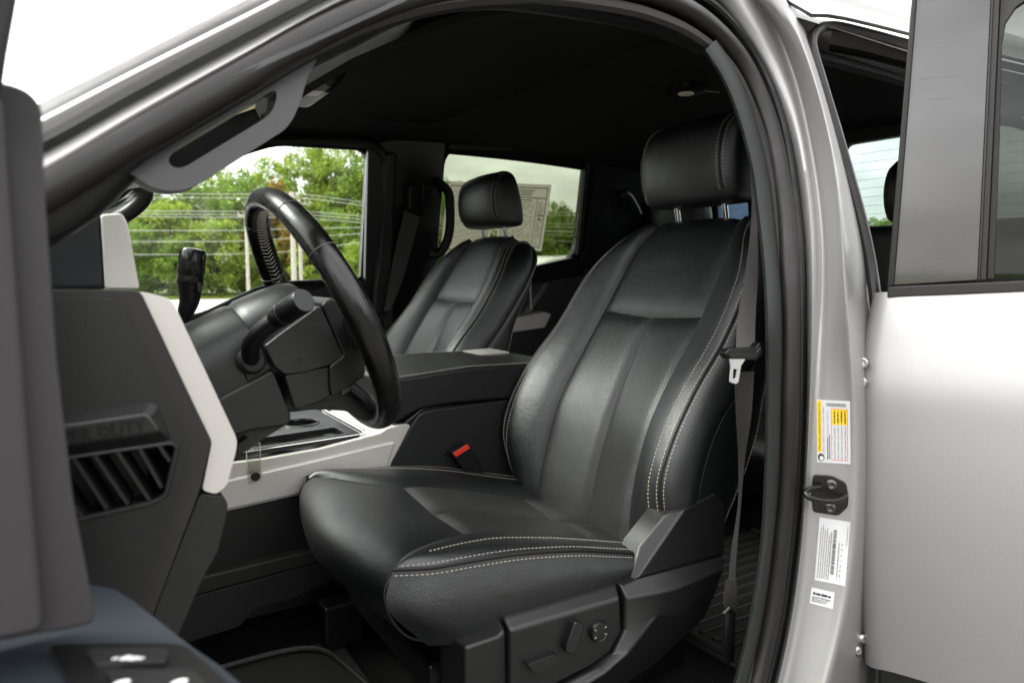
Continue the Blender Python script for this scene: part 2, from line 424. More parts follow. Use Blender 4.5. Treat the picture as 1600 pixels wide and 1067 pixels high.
# A pillar (blurred bright bands running up from the left)
a0 = [(-160, 275), (-60, 222), (70, 158), (200, 93), (375, 5), (480, -45), (600, -95), (760, -130)]
a1 = [(-160, 302), (-60, 247), (70, 181), (200, 114), (375, 26), (480, -27), (600, -80), (760, -118)]
a2 = [(-160, 338), (-60, 284), (70, 222), (200, 150), (375, 57), (480, 3), (600, -52), (760, -95)]
a3 = [(-160, 355), (-60, 300), (70, 238), (200, 165), (375, 71), (480, 16), (600, -40), (760, -84)]
a4 = [(-160, 392), (-60, 336), (70, 274), (200, 197), (375, 99), (480, 38), (570, -6), (700, -55)]
ap = mk('a_pillar', loft([NC(a1, .014), NC([(x, y+7) for x, y in a1], .010), NC([(x, y-14) for x, y in a2], .018), NC(a2, .034)], 40, 3), PAINT, TR)
mk('windshield_moulding', loft([NC(a0, .07), NC([((p[0]+q[0])/2, (p[1]+q[1])/2) for p, q in zip(a0, a1)], .045), NC(a1, .04)], 40, 3), RUBBER, ap)
mk('pillar_groove', loft([NC(a2, .031), NC(a3, .045)], 40, 2), GAP, ap)
mk('pillar_flange', loft([NC(a3, .04), NC([(x, y+8) for x, y in a3], .018), NC([(x, y-8) for x, y in a4], .016), NC(a4, .03)], 40, 3), PAINT, ap)
# roof rail over the doors
rt = [(660, -170), (760, -185), (900, -200), (1080, -150), (1180, -105), (1262, -60), (1300, -42), (1360, -16), (1420, 4), (1600, 60), (1900, 150)]
rb_ = [(640, -62), (740, -80), (880, -90), (1080, -70), (1180, -30), (1262, 26), (1300, 29), (1360, 42), (1420, 57), (1600, 100), (1900, 175)]
mid1 = [((a[0]*2+b[0])/3, (a[1]*2+b[1])/3) for a, b in zip(rt, rb_)]; mid2 = [((a[0]+2*b[0])/3, (a[1]+2*b[1])/3) for a, b in zip(rt, rb_)]
mk('roof_rail', loft([NC(rt, .10), NC(mid1, .03), NC(mid2, .035), NC([(x, y-6) for x, y in rb_], .012), NC(rb_, .03)], 60, 4), PAINT, TR)
# B pillar
L0 = [(1065, -48), (1108, -12), (1162, 40), (1211, 130), (1238, 225), (1254, 350), (1258, 450), (1258, 600), (1254, 750), (1246, 850), (1233, 960), (1209, 1067), (1180, 1160)]
Lp = [(1085, -50), (1125, -20), (1180, 32), (1228, 118), (1252, 215), (1268, 345), (1271, 450), (1266, 600), (1261, 750), (1254, 850), (1241, 960), (1218, 1067), (1190, 1160)]
J0 = [(1110, -55), (1150, -30), (1205, 22), (1244, 122), (1264, 215), (1284, 345), (1288, 450), (1272, 600), (1266, 750), (1260, 850), (1248, 960), (1226, 1067), (1198, 1160)]
J1 = [(1190, -65), (1215, -22), (1244, 40), (1270, 112), (1294, 200), (1316, 320), (1318, 450), (1338, 600), (1342, 750), (1336, 850), (1321, 960), (1290, 1067), (1262, 1160)]
J2 = [(1196, -65), (1222, -22), (1251, 40), (1276, 108), (1302, 200), (1326, 320), (1327, 452), (1348, 600), (1351, 750), (1345, 850), (1330, 960), (1300, 1067), (1271, 1160)]
Rr = [(1205, -65), (1232, -22), (1258, 40), (1280, 105), (1307, 200), (1340, 325), (1365, 455), (1372, 600), (1372, 750), (1373, 850), (1373, 960), (1372, 1067), (1370, 1160)]
bpil = loft([NC(bdeep(L0), .045), NC(bdeep([(x+3, y) for x, y in L0]), .022), NC(bdeep(Lp), .004), NC(bdeep(J0), .006), *[NC([(a[0]+(b[0]-a[0])*k, a[1]+(b[1]-a[1])*k, bdeep([a])[0][2]*(1-k)) for a, b in zip(J0, J1)], .006-.010*k) for k in (.25, .5, .75)], NC(J1, -.004), NC([(a[0]+(b[0]-a[0])*.22, a[1]+(b[1]-a[1])*.22) for a, b in zip(J1, Rr)], .004), NC([(a[0]+(b[0]-a[0])*.55, a[1]+(b[1]-a[1])*.55) for a, b in zip(J1, Rr)], .030), NC(Rr, .055)], 110, 4, ease=80)
BP = mk('b_pillar', bpil, PAINT, TR, sharp=60)
bptree = BVHTree.FromPolygons(bpil[0], bpil[1])
mk('pillar_core', loft([NC(bdeep(L0), .07), NC(L0, .18), NC([(x-14, y) for x, y in Rr], .18), NC([(x-14, y) for x, y in Rr], .10)], 60, 2), GAP, TR)
def hit(px, py, lift=.0014):
    d = ray(px, py).normalized(); h = bptree.ray_cast(EYE, d)
    return h[0]-d*lift if h[0] is not None else N(px, py, -.001)
# weatherstrip loop of the front door opening
W0 = [(-160, 425), (-60, 368), (60, 304), (200, 222), (375, 121), (480, 60), (580, 14), (680, -14), (800, -26), (920, -24), (1020, -8), (1100, 34), (1158, 96), (1198, 185), (1222, 300), (1232, 420), (1234, 600), (1229, 750), (1220, 850), (1205, 960), (1180, 1067), (1140, 1180)]
ws = mk('door_weatherstrip', tube(cat_rom(NC(bdeep(W0), .030), 160), [.0165]*160, 14), RUBGREY, TR)
Wa = [(-160, 402), (-60, 346), (70, 282), (200, 204), (375, 105), (480, 44), (575, -1), (690, -40), (800, -52), (930, -50), (1050, -22), (1120, 14), (1182, 92), (1218, 180), (1240, 300), (1249, 420), (1250, 600), (1245, 750), (1236, 850), (1222, 960), (1198, 1067), (1160, 1180)]
mk('seal_lip', tube(cat_rom(NC(bdeep(Wa), .028), 160), [.0085]*160, 10), RUBBER, ws)
Wb = [(-160, 447), (-60, 392), (70, 324), (200, 240), (375, 139), (480, 78), (580, 34), (680, 8), (800, -2), (920, 8), (1010, 26), (1085, 60), (1140, 110), (1180, 195), (1206, 300), (1218, 420), (1221, 600), (1217, 750), (1208, 850), (1193, 960), (1166, 1067), (1126, 1180)]
mk('seal_inner', tube(cat_rom(NC(bdeep(Wb), .042), 160), [.0125]*160, 10), FLOCK, ws)
# inner A pillar trim and header
rs_ = [(1640, 118), (1480, 82), (1415, 68), (1350, 51), (1300, 41), (1278, 46), (1268, 66), (1283, 125), (1304, 195), (1327, 275), (1346, 345), (1360, 410), (1368, 470), (1378, 600)]
mk('rear_door_seal', tube(cat_rom(NC(rs_, .045), 90), .0095, 10), RUBGREY, TR)
mk('rear_header_trim', loft([NC([(x, y+8) for x, y in rs_[:5]], .05), NC([(x-4, y+28) for x, y in rs_[:5]], .07), NC([(x-4, y+40) for x, y in rs_[:5]], .13)], 20, 3), PLASG, TR)
i0 = [(-60, 400), (70, 340), (200, 254), (375, 150), (480, 90), (560, 48), (650, 18), (760, 2), (900, 14), (1010, 38), (1100, 75)]
i1 = [(-60, 440), (70, 384), (150, 335), (205, 284), (240, 251), (272, 229), (375, 167), (425, 140), (480, 108), (560, 68), (640, 32), (760, 14), (900, 28), (1010, 50), (1095, 84)]
mk('a_pillar_trim', loft([NC(i0, .035), NC(i1, .055), NC(i1, .13)], 60, 3), PLASB, TR)
# inner B pillar trim
t0 = [(1098, 78), (1125, 118), (1148, 172), (1172, 259), (1182, 330), (1192, 420), (1196, 500), (1197, 600), (1194, 750), (1188, 850), (1172, 960), (1146, 1067), (1110, 1180)]
t1 = [(1122, 64), (1150, 108), (1174, 165), (1200, 259), (1210, 330), (1219, 420), (1222, 500), (1222, 600), (1218, 750), (1209, 850), (1194, 960), (1168, 1067), (1128, 1180)]
bt = mk('b_pillar_trim', loft([NC(bdeep(t1), .035), NC(bdeep([(x-5, y) for x, y in t1]), .024), NC(bdeep([(x+4, y) for x, y in t0]), .030), NC(bdeep(t0), .055), NC(t0, .19)], 60, 3), HARD, TR)
jn = [onY(1195, 472, .66), onY(1217, 471, .66)]
# headliner, roof
hl = []
for yy, zz in ((.89, 2.035), (.91, 2.055), (.98, 2.085), (1.25, 2.115), (1.6, 2.12), (1.95, 2.115), (2.2, 2.10), (2.32, 2.09), (2.37, 2.06)):
    hl.append([V((x, yy, zz+dz)) for x, dz in (((.20, -.20), (.30, -.125), (.38, -.08), (.44, -.045)) if yy < .95 else ((.40, -.065), (.44, -.045)))+((.50, -.02), (.60, .005), (.9, .025), (1.5, .03), (2.0, .01), (2.14, .005), (2.21, -.02))])
hd = mk('headliner', thick(loft(hl, 30, 3), -.012), HEAD, TR)
ry = [[V((x, yy, zz+dz)) for x, dz in ((.40, -.035), (.48, -.005), (.62, .03), (.9, .05), (1.5, .05), (2.1, .035), (2.26, .0))] for yy, zz in ((.86, 2.06), (.96, 2.12), (1.55, 2.15), (2.2, 2.12), (2.40, 2.06))]
mk('roof', loft(ry, 20, 3), PAINT, TR)
# crease lines of the headliner: a sun shade frame
sh0 = [V((.55, .99, 2.103)), V((1.02, .99, 2.107)), V((1.02, 2.1, 2.122)), V((.55, 2.1, 2.118))]
mk('sunroof_trim', tube(resample(roundpoly(sh0, .08)+[roundpoly(sh0, .08)[0]], 80), .006, 8), HEAD, TR)
# floor, tunnel, firewall, back wall
fl = MB(); fl.add(*box((.95, 1.55, .88), (2.6, 1.9, .04)))
mk('floor', fl, CARPET, TR)
mk('firewall', box((-.38, 1.56, 1.27), (.03, 1.86, .75)), CARPET, TR)
bw = plate([V((2.22, .66, .9)), V((2.22, 2.46, .9)), V((2.22, 2.46, 1.65)), V((2.16, 2.36, 2.14)), V((2.16, .78, 2.14)), V((2.22, .66, 1.65))],
   [roundpoly([V((2.217, ya, 1.68)), V((2.169, ya, 2.065)), V((2.169, yb, 2.065)), V((2.217, yb, 1.68))], .03) for ya, yb in ((.80, 1.435), (1.52, 1.79), (1.825, 2.085), (2.16, 2.34))], (.03, 0, 0))
bwo = mk('cab_back_wall', bw, PLASB, TR)
gp = mk('back_window', prism([V((2.234, .78, 1.66)), V((2.234, 2.36, 1.66)), V((2.183, 2.36, 2.085)), V((2.183, .78, 2.085))], (.004, 0, 0)), glass('back_glass', (.62, .68, .66)), TR, smooth=False)
df = MB()
for i in range(13):
    z = 1.70+i*.0275; x = 2.232-(z-1.66)*.12
    df.add(*box((x, 1.11, z), (.0006, .64, .0008))); df.add(*box((x, 1.88, z), (.0006, .90, .0008)))
mk('defroster_lines', df, mat('defroster_line', (.10, .07, .05), .6), gp)
mk('third_shelf', box((2.17, 1.56, 1.655), (.09, 1.7, .02)), PLASB, TR, bevel=.006)
# windshield and cowl
mk('windshield', thick(loft([[V((-.34, .66, 1.50)), V((-.03, .69, 1.72)), V((.42, .80, 2.01))], [V((-.46, 1.55, 1.50)), V((-.12, 1.55, 1.745)), V((.38, 1.55, 2.085))], [V((-.34, 2.44, 1.50)), V((-.03, 2.42, 1.72)), V((.42, 2.36, 2.01))]], 16, 8), .005), CLEARG, TR)
mk('hood', prism([V((-.42, .60, 1.50)), V((-.55, 1.55, 1.52)), V((-.42, 2.5, 1.50)), V((-1.7, 2.45, 1.40)), V((-1.75, 1.55, 1.44)), V((-1.7, .65, 1.40))], (0, 0, -.05)), PAINT, TR, bevel=.03)
mk('fender', prism([V((-.16, .60, 1.55)), V((-.42, .60, 1.50)), V((-1.7, .64, 1.38)), V((-1.7, .64, .75)), V((-.16, .60, .70))], (0, .12, 0)), PAINT, TR, bevel=.02)
mk('cowl_side', prism([V((-.40, .66, 1.62)), V((-.10, .66, 1.70)), V((-.02, .66, 1.66)), V((-.02, .66, .9)), V((-.40, .66, .9))], (0, .05, 0)), PLASB, TR)
# sill
mk('door_sill', prism([V((-.15, .58, .86)), V((1.02, .58, .86)), V((1.02, .58, .70)), V((-.15, .58, .70))], (0, .16, 0)), PAINT, TR, bevel=.02)
mk('sill_plate', prism([V((-.1, .63, .905)), V((.86, .63, .905)), V((.86, .78, .91)), V((-.1, .78, .91))], (0, 0, .012)), PLASB, TR, bevel=.005)
# ---------------- passenger side: pillars, doors with windows
def FC(L, o=0): return [FA(p[0], p[1], o) for p in L]
def fa(x, z, o=0): return V((x, fa_y(z, o), z))
def farplate(name, outer, holes, m, o=0, t=.05, r=0, bevel=0, parent=TR):
    return mk(name, plate([fa(x, z, o) for x, z in outer], [[fa(x, z, o) for x, z in h] for h in holes], (0, t, 0)), m, parent, bevel=bevel)
def px2(L, o=0): return [(p.x, p.z) for p in FC(L, o)]
def rp2(L, r): return [(p.x, p.y) for p in roundpoly([V((a, b, 0)) for a, b in L], r)]
wf = rp2(px2([(20, 520), (250, 506), (318, 492), (405, 451), (450, 443), (567, 438), (578, 232), (430, 223), (300, 262), (60, 400)], .02), [.02, .02, .02, .02, .02, .02, .05, .02, .02, .02])
wr = rp2(px2([(672, 470), (820, 428), (866, 420), (897, 400), (904, 380), (919, 247), (694, 231), (684, 290)], .025), [.02, .02, .03, .03, .02, .04, .06, .02])
belt = 1.63
fd = farplate('front_passenger_door', [(-.35, .92), (-.35, 1.60), (.0, 1.78), (.28, 1.96), (.60, 2.125), (1.0, 2.14), (1.0, .92)], [wf], PLASB, .02)
fw = [(a, b) for a, b in wf]
mk('window', prism([fa(x, z, .05) for x, z in fw], (0, .005, 0)), CLEARG, fd, smooth=False)
mk('window_frame', tube(resample([fa(x, z, .02) for x, z in wf]+[fa(*wf[0], .02)], 120), .010, 8), RUBBER, fd)
mk('outer_skin', prism([fa(x, z, .09) for x, z in ((-.35, .75), (-.35, 1.50), (.32, 1.49), (.60, 1.59), (1.0, 1.60), (1.0, .75))], (0, .03, 0)), PAINT, fd)
rd = farplate('rear_passenger_door', [(1.14, .92), (1.14, 2.14), (1.9, 2.17), (2.08, 2.13), (2.08, .92)], [wr], PLASB, .02)
mk('window', prism([fa(x, z, .05) for x, z in wr], (0, .005, 0)), TINT, rd, smooth=False)
mk('window_frame', tube(resample([fa(x, z, .02) for x, z in wr]+[fa(*wr[0], .02)], 120), .010, 8), RUBBER, rd)
mk('window_ledge', prism(FC([(800, 424), (845, 414), (898, 402), (917, 408), (915, 430), (800, 450)], -.03), (0, .05, 0)), PLASB, rd, bevel=.008)
mk('armrest', prism(FC([(800, 497), (852, 487), (862, 491), (852, 512), (800, 520)], -.06), (0, .07, 0)), SATIN, rd, bevel=.006)
mk('door_pull', tube(cat_rom(FC([(829, 428), (829, 460), (830, 484)], -.05), 12), .004, 8), SATIN, rd)
mk('outer_skin', prism([fa(x, z, .09) for x, z in ((1.14, .75), (1.14, 1.60), (2.08, 1.62), (2.08, .75))], (0, .03, 0)), PAINT, rd)
# passenger B pillar, header, C pillar
bpp = mk('passenger_b_pillar', prism(FC([(577, 222), (612, 215), (700, 215), (676, 500), (640, 560), (560, 560), (572, 440)], -.03), (0, .04, 0)), PLASB, TR, bevel=.012)
mk('seal', tube(cat_rom(FC([(420, 219), (540, 221), (585, 229), (600, 246), (601, 290), (594, 400), (583, 500), (570, 560)], -.035), 50), .016, 10), RUBGREY, bpp)
mk('pillar_cover', prism(FC([(606, 238), (622, 238), (612, 442), (590, 520), (580, 520), (596, 400)], -.065), (0, .03, 0)), HARD, bpp, bevel=.012)
mk('passenger_header', loft([[fa(.0, 1.78, -.02), fa(.3, 2.0, -.02), fa(.6, 2.115, -.03), fa(1.2, 2.13, -.03), fa(2.1, 2.16, -.03)], [V((.0, 2.36, 1.80)), V((.3, 2.34, 2.02)), V((.6, 2.33, 2.12)), V((1.2, 2.33, 2.14)), V((2.1, 2.33, 2.12))]], 20, 3), HEAD, TR)
mk('c_pillar', prism(FC([(918, 250), (960, 250), (1010, 262), (1016, 420), (930, 430), (905, 400)], -.03), (0, .04, 0)), PLASB, TR, bevel=.01)
mk('c_pillar_seal', tube(cat_rom(FC([(700, 226), (900, 236), (928, 250), (931, 275), (922, 340), (912, 410)], -.035), 40), .014, 8), RUBBER, TR)
mk('passenger_a_pillar', loft([FC([(60, 420), (190, 330), (330, 250), (430, 218)], -.03), FC([(20, 400), (170, 310), (320, 235), (430, 205)], -.06)], 20, 3), PLAS, TR)
# passenger handles
mk('assist_handle', tube(cat_rom(FC([(120, 350), (175, 345), (210, 326), (227, 304), (222, 284), (190, 276), (140, 285)], -.10), 40), .022, 12), PLAS, TR)
h2 = FC([(682, 282), (700, 300), (703, 318), (700, 372), (686, 396), (668, 398)], -.07)
gh = mk('assist_handle', tube(cat_rom(h2, 40), .017, 12), PLASB, TR)
mk('handle_base', prism(FC([(660, 286), (678, 284), (676, 300), (674, 385), (668, 402), (655, 402)], -.05), (0, .03, 0)), PLASB, gh, bevel=.008)
mk('assist_handle', tube(cat_rom(FC([(966, 305), (978, 303), (990, 318), (998, 335)], -.06), 20), .016, 10), PLAS, TR)
# near grab handle on the A pillar
hp = [(488, 88), (470, 134), (454, 172), (430, 197), (378, 229), (326, 259), (297, 277), (268, 280), (245, 272), (222, 262), (185, 285)]
go = [(170, 288), (203, 270), (232, 290), (252, 297), (274, 299), (302, 293), (330, 276), (445, 203), (458, 186), (470, 158), (480, 122), (496, 92), (470, 84), (375, 140), (230, 230)]
gi = [(262, 250), (268, 260), (278, 263), (291, 260), (340, 230), (416, 184), (426, 172), (432, 156), (432, 142), (424, 143), (375, 172), (276, 231)]
mk('grab_handle', plate(roundpoly(NC(go, .045), .006), [roundpoly(NC(gi, .045), .004)], (0, .040, 0)), PLAS, TR, bevel=.0085, seg=5)
hb = [(196, 282), (232, 250), (270, 226), (280, 228), (268, 244), (262, 262), (235, 285), (212, 288)]
# overhead console, dome lamp, coat hook
oc = mk('overhead_console', prism(roundpoly([onY(x, y, 1.50) for x, y in ((474, 140), (490, 102), (554, 74), (552, 96), (535, 128), (515, 146))], .01), (0, .16, 0)), PLASB, TR, bevel=.008)
mk('map_lamp', prism(roundpoly([onY(x, y, 1.49) for x, y in ((482, 142), (494, 132), (524, 130), (508, 143))], .004), (0, .05, 0)), mat('console_bezel', (.22, .20, .17), .35), oc, bevel=.003)
mk('console_ridge', tube([onY(495, 108, 1.49), onY(548, 106, 1.49)], .004, 8), PLAS, oc)
mk('console_knob', lathe(onY(514, 124, 1.49), (0, -1, -.3), [(.014, 0), (.014, .006), (.010, .008)], 20), PLASB, oc)
dl = onZ(1072, 142, 2.085)
lo = mk('dome_lamp', lathe(dl, (0, 0, -1), [(.05, -.01), (.048, .004), (.03, .007)], 24), PLASGL, TR)
mk('lamp_lens', lathe(dl+V((0, 0, -.007)), (0, 0, -1), [(.020, -.002), (.019, .002), (.012, .004)], 20), mat('pale_lens', (.9, .8, .6), .2), lo)  # lens in a warm pale base colour
mk('lamp_wings', tube([dl+V((-.09, .02, .004)), dl+V((.09, -.02, .004))], [.004, .004], 8), PLASGL, lo)
mk('coat_hook', prism(roundpoly([onY(x, y, 2.30) for x, y in ((818, 196), (838, 196), (838, 210), (818, 212))], .01), (0, .03, 0)), PLASGL, TR, bevel=.005)
# labels on the B pillar
def sticker(name, P, label, build):
    q = [hit(*p) for p in P]      # tl, tr, br, bl
    along = (q[0]-q[3]).normalized(); up = -(q[2]-q[3]); hgt = up.length; wid = (q[0]-q[3]).length
    n = along.cross(up).normalized(); 
    if n.dot(EYE-q[0]) < 0: n = -n
    up = n.cross(along).normalized(); 
    o = q[2]-along*((q[2]-q[3]).dot(along)) if False else q[3]+(-up)*0
    # origin bottom right in the photo: text reads upwards, its top towards the left
    org = q[3]-up*hgt if up.dot(q[3]-q[2]) > 0 else q[3]
    o0 = q[2]-along*((q[2]-q[3]).dot(along)); org = o0
    global WRAP
    WRAP = (bptree, n, org)
    base = mk(name, quad(org, along, up, 0, 0, wid, hgt), PAPER, BP, smooth=False, label=label)
    build(base, org+n*.0004, along, up, wid, hgt, n)
    WRAP = None
def greek(mb, o, a, u, x, y, w, h, seed, gap=.35):
    r = random.Random(seed); k = x
    while k < x+w:
        l = h*r.uniform(.5, 2.6); l = min(l, x+w-k)
        mb.add(*quad(o, a, u, k, y, k+l, y+h*r.uniform(.75, 1))); k += l+h*gap*r.uniform(.6, 1.6)
def barcode(mb, o, a, u, x, y, w, h, seed):
    r = random.Random(seed); k = x
    while k < x+w:
        l = r.choice((.0005, .0008, .0012)); mb.add(*quad(o, a, u, k, y, k+l, y+h)); k += l+r.choice((.0005, .0007, .001))
def b1(base, o, a, u, w, h, n):
    ye = MB(); ye.add(*quad(o, a, u, w*.17, h*.845, w*.985, h*.985))
    ye.add(*quad(o+n*.0002, a, u, w*.615, h*.09, w*.86, h*.545)); mk('yellow_band', ye, YEL, base, smooth=False)
    ik = MB(); ik.add(*textgeo('TIRE AND LOADING INFORMATION', (o+a*(w*.19)+u*(h*.885)+n*.0004, a, u), width=w*.76, size=h*.085))
    ik.add(*textgeo('SEATING CAPACITY | TOTAL 5 | FRONT 2 | REAR 3', (o+a*(w*.16)+u*(h*.77)+n*.0003, a, u), width=w*.74, size=h*.05))
    greek(ik, o+n*.0002, a, u, w*.06, h*.655, w*.36, h*.035, 2); greek(ik, o+n*.0002, a, u, w*.06, h*.60, w*.40, h*.03, 3)
    ik.add(*textgeo('1013 kg or 2233 lbs', (o+a*(w*.46)+u*(h*.65)+n*.0003, a, u), width=w*.38, size=h*.06))
    barcode(ik, o+n*.0002, a, u, w*.905, h*.12, w*.05, h*.58, 4)
    for i in range(4): greek(ik, o+n*.0005, a, u, w*.64, h*(.13+.105*i), w*.20, h*.045, 30+i)
    mk('print', ik, INK, base, smooth=False)
    gk = MB()
    for i in range(4):
        greek(gk, o+n*.0002, a, u, w*.42, h*(.13+.105*i), w*.17, h*.035, 60+i); greek(gk, o+n*.0002, a, u, w*.18, h*(.13+.105*i), w*.2, h*.035, 70+i); greek(gk, o+n*.0002, a, u, w*.07, h*(.13+.105*i), w*.07, h*.035, 80+i)
    for x in (.155, .40): gk.add(*quad(o+n*.0002, a, u, w*x, h*.09, w*(x+.006), h*.54))
    mk('small_print', gk, GREYINK, base, smooth=False)
    pk = MB()
    for q in ((.05, .075, .87, .09), (.05, .545, .87, .56), (.05, .09, .06, .545), (.86, .09, .87, .545)): pk.add(*quad(o+n*.0003, a, u, w*q[0], h*q[1], w*q[2], h*q[3]))
    mk('red_border', pk, PINK, base, smooth=False)
    c = o+a*(w*.085)+u*(h*.87)+n*.0004
    mk('tire_symbol', ([c+a*(math.cos(t)*w*.062)+u*(math.sin(t)*h*.10) for t in [2*math.pi*i/24 for i in range(24)]], [tuple(range(24))]), INK, base, smooth=False)
    mk('tire_symbol_centre', ([c+n*.0002+a*(-w*.012+math.cos(t)*w*.038)+u*(math.sin(t)*h*.062-h*.01) for t in [2*math.pi*i/20 for i in range(20)]], [tuple(range(20))]), PAPER, base, smooth=False)
def b2(base, o, a, u, w, h, n):
    gk = MB(); ik = MB()
    for i in range(5): greek(gk, o+n*.0002, a, u, w*.05, h*(.9-.07*i), w*(.8, .85, .78, .8, .7)[i], h*.035, i)
    greek(gk, o+n*.0002, a, u, w*.05, h*.55, w*.75, h*.045, 11)
    barcode(ik, o+n*.0002, a, u, w*.14, h*.40, w*.70, h*.11, 12)
    greek(gk, o+n*.0002, a, u, w*.10, h*.28, w*.55, h*.04, 13); greek(gk, o+n*.0002, a, u, w*.05, h*.19, w*.6, h*.04, 14, 2.5); greek(gk, o+n*.0002, a, u, w*.62, h*.05, w*.3, h*.03, 15)
    mk('small_print', gk, GREYINK, base, smooth=False); mk('barcode', ik, INK, base, smooth=False)
def b3(base, o, a, u, w, h, n):
    # text on this one runs along the short side
    ik = MB(); a2 = -u; u2 = a; o2 = o+u*h
    greek(ik, o2+n*.0002, a2, u2, h*.10, w*.60, h*.78, w*.16, 21, .2)
    for i in range(3): greek(ik, o2+n*.0002, a2, u2, h*.08, w*(.42-.12*i), h*(.8-.1*i), w*.06, 22+i)
    mk('print', ik, INK, base, smooth=False)
sticker('tire_label', [(1276, 624), (1330, 631), (1329, 731), (1277, 722)], 'white and yellow tire loading sticker on the silver pillar', b1)
sticker('certification_label', [(1281, 808), (1325, 820), (1320, 921), (1273, 906)], 'white certification sticker with a barcode', b2)
sticker('small_label', [(1268, 917), (1303, 929), (1301, 952), (1265, 942)], 'small white sticker below the certification sticker', b3)
# striker
st = [(1271, 741), (1300, 743), (1322, 754), (1326, 775), (1325, 792), (1310, 806), (1270, 800), (1267, 770)]
sp0 = [hit(*p, .001) for p in st]; nrm = -ray(1298, 774).normalized()
stv = [onP(p[0], p[1], hit(1298, 774, .003), (sp0[1]-sp0[5]).cross(sp0[2]-sp0[6])) for p in st]
sn = (stv[1]-stv[5]).cross(stv[2]-stv[6]).normalized(); sn = sn if sn.dot(nrm) > 0 else -sn
sk = mk('door_striker', prism(roundpoly(stv, .005), -sn*.006), BLACKMET, BP, bevel=.0015)
c = sum(stv, V((0, 0, 0)))/len(stv); sx = RT; sz = V((0, 0, 1))
lp = [c+sx*.022+sn*.0+sz*.004, c+sx*.02+sn*.012, c+sx*.004+sn*.024-sz*.003, c-sx*.028+sn*.030+sz*.002, c-sx*.040+sn*.026+sz*.008, c-sx*.036+sn*.014+sz*.012, c-sx*.018+sn*.0+sz*.012]
mk('striker_loop', tube(cat_rom(lp, 30), .0042, 10), BLACKMET, sk)
for px, py in ((1299, 757), (1297, 793)):
    mk('striker_bolt', lathe(onP(px, py, c+sn*.0005, sn), sn, [(.0085, 0), (.0085, .002), (.005, .0045), (.003, .0035)], 18), mat('dull_bolt', (.10, .095, .09), .35, metal=.8), sk)
# ------------------------------------------------------------------ open rear door (right edge of the photo)
HD = N(1368, 700, .02); HD.z = 1.3
dd = V((.454, -.891, 0)).normalized(); dn = V((-.891, -.454, 0)).normalized()     # along the door, out of its outer face
if dn.dot(EYE-HD) < 0: dn = -dn
RD = thing('rear_door', 'open silver rear door with a glossy dark strip beside its window, hinged on the near pillar', 'car door', (HD.x, HD.y, .8))
def dp(px, py, o=0): return onP(px, py, HD+dn*o, dn)
def DC(L, o=0): return [dp(p[0], p[1], o) for p in L]
def prof_(y): return -.018+.032*min(1, (y-462)/135)**.8 if y < 597 else .014-.030*((y-597)/440)**2
edge = [(1386, 462), (1377, 505), (1368, 545), (1364, 580), (1362, 610), (1361, 660), (1360, 760), (1364, 900), (1372, 1036)]
rows = []
for o_, rx in ((-.03, 0), (-.004, 2), (0.0, 12)):
    rows.append([dp(x+rx, y, o_+prof_(max(y, 462))) for x, y in edge])
for xx, s in ((1480, 1), (1640, 1), (1900, 1)):
    r = []
    for (x, y) in edge:
        yy = y+(y-425)*(.41*(xx-1372)/1000) if y > 480 else y-(xx-1386)*.075
        r.append(dp(xx, yy, prof_(max(y, 462))))
    rows.append(r)
skin = mk('door_skin', thick(loft(rows, 50, 4), .02), PAINT, RD, sharp=50)
mk('lower_cladding', prism(DC([(1371, 1040), (1480, 1068), (1640, 1106), (1900, 1170), (1900, 1300), (1372, 1180)], -.004), -dn*.03), PLASB, RD, bevel=.006)
mk('inner_panel', prism(DC([(1392, 470), (1900, 440), (1900, 1190), (1380, 1100)], -.05), -dn*.07), PLASB, RD, bevel=.02)
mk('belt_moulding', prism(DC([(1387, 448), (1600, 439), (1900, 426), (1900, 441), (1600, 456), (1386, 465)], .006), -dn*.02), RUBGREY, RD, bevel=.002)
mk('pillar_applique', prism(DC([(1396, 446), (1424, 100), (1444, -160), (1562, -160), (1549, 0), (1528, 438)], .002), -dn*.012), GLOSS, RD, bevel=.0015)
mk('edge_seal', prism(DC([(1386, 449), (1416, 100), (1438, -160), (1445, -160), (1425, 100), (1397, 446)], .006), -dn*.03), RUBBER, RD, bevel=.002)
mk('applique_edge', prism(DC([(1528, 438), (1549, 0), (1560, -160), (1563, -160), (1552, 0), (1531, 438)], .005), -dn*.01), PLASGL, RD)
mk('glass_run', prism(DC([(1531, 438), (1552, 0), (1563, -160), (1572, -160), (1562, 0), (1541, 437)], .003), -dn*.012), RUBGREY, RD, bevel=.001)
fr_in = [(1554, 437), (1562, 230), (1566, 70), (1572, 36), (1588, 12), (1612, -4), (1700, -40), (2000, -130)]
fr_out = [(1541, 437), (1552, 200), (1562, 0), (1572, -160), (2000, -300)]
mk('window_frame', prism(DC(fr_out+fr_in[::-1], -.004), -dn*.012), RUBGREY, RD, bevel=.002)
mk('window', prism(DC([(1545, 437), (1556, 200), (1562, 40), (1575, -20), (2000, -140), (2000, 415)], -.010), -dn*.004), glass('door_privacy_glass', (.32, .33, .32), .8), RD, smooth=False)
fin = MB(); r = random.Random(5)
for i in range(18):
    px, py = r.uniform(1410, 1535), r.uniform(5, 430); l = r.uniform(8, 60); an = r.gauss(-.12, .25); q = [(px, py), (px+l*math.cos(an), py+l*math.sin(an))]
    if q[1][0] < 1524 and q[0][0] > 1400+.08*(430-py): fin.add(*tube(DC(q, .0026), r.uniform(.00008, .00018), 4))
mk('scratches', fin, mat('scratch', (.16, .155, .15), .6), RD)
mk('frame_core', prism(DC([(1392, 446), (1421, 100), (1441, -160), (1562, -160), (1545, 0), (1526, 440)], -.014), -dn*.02), GAP, RD)
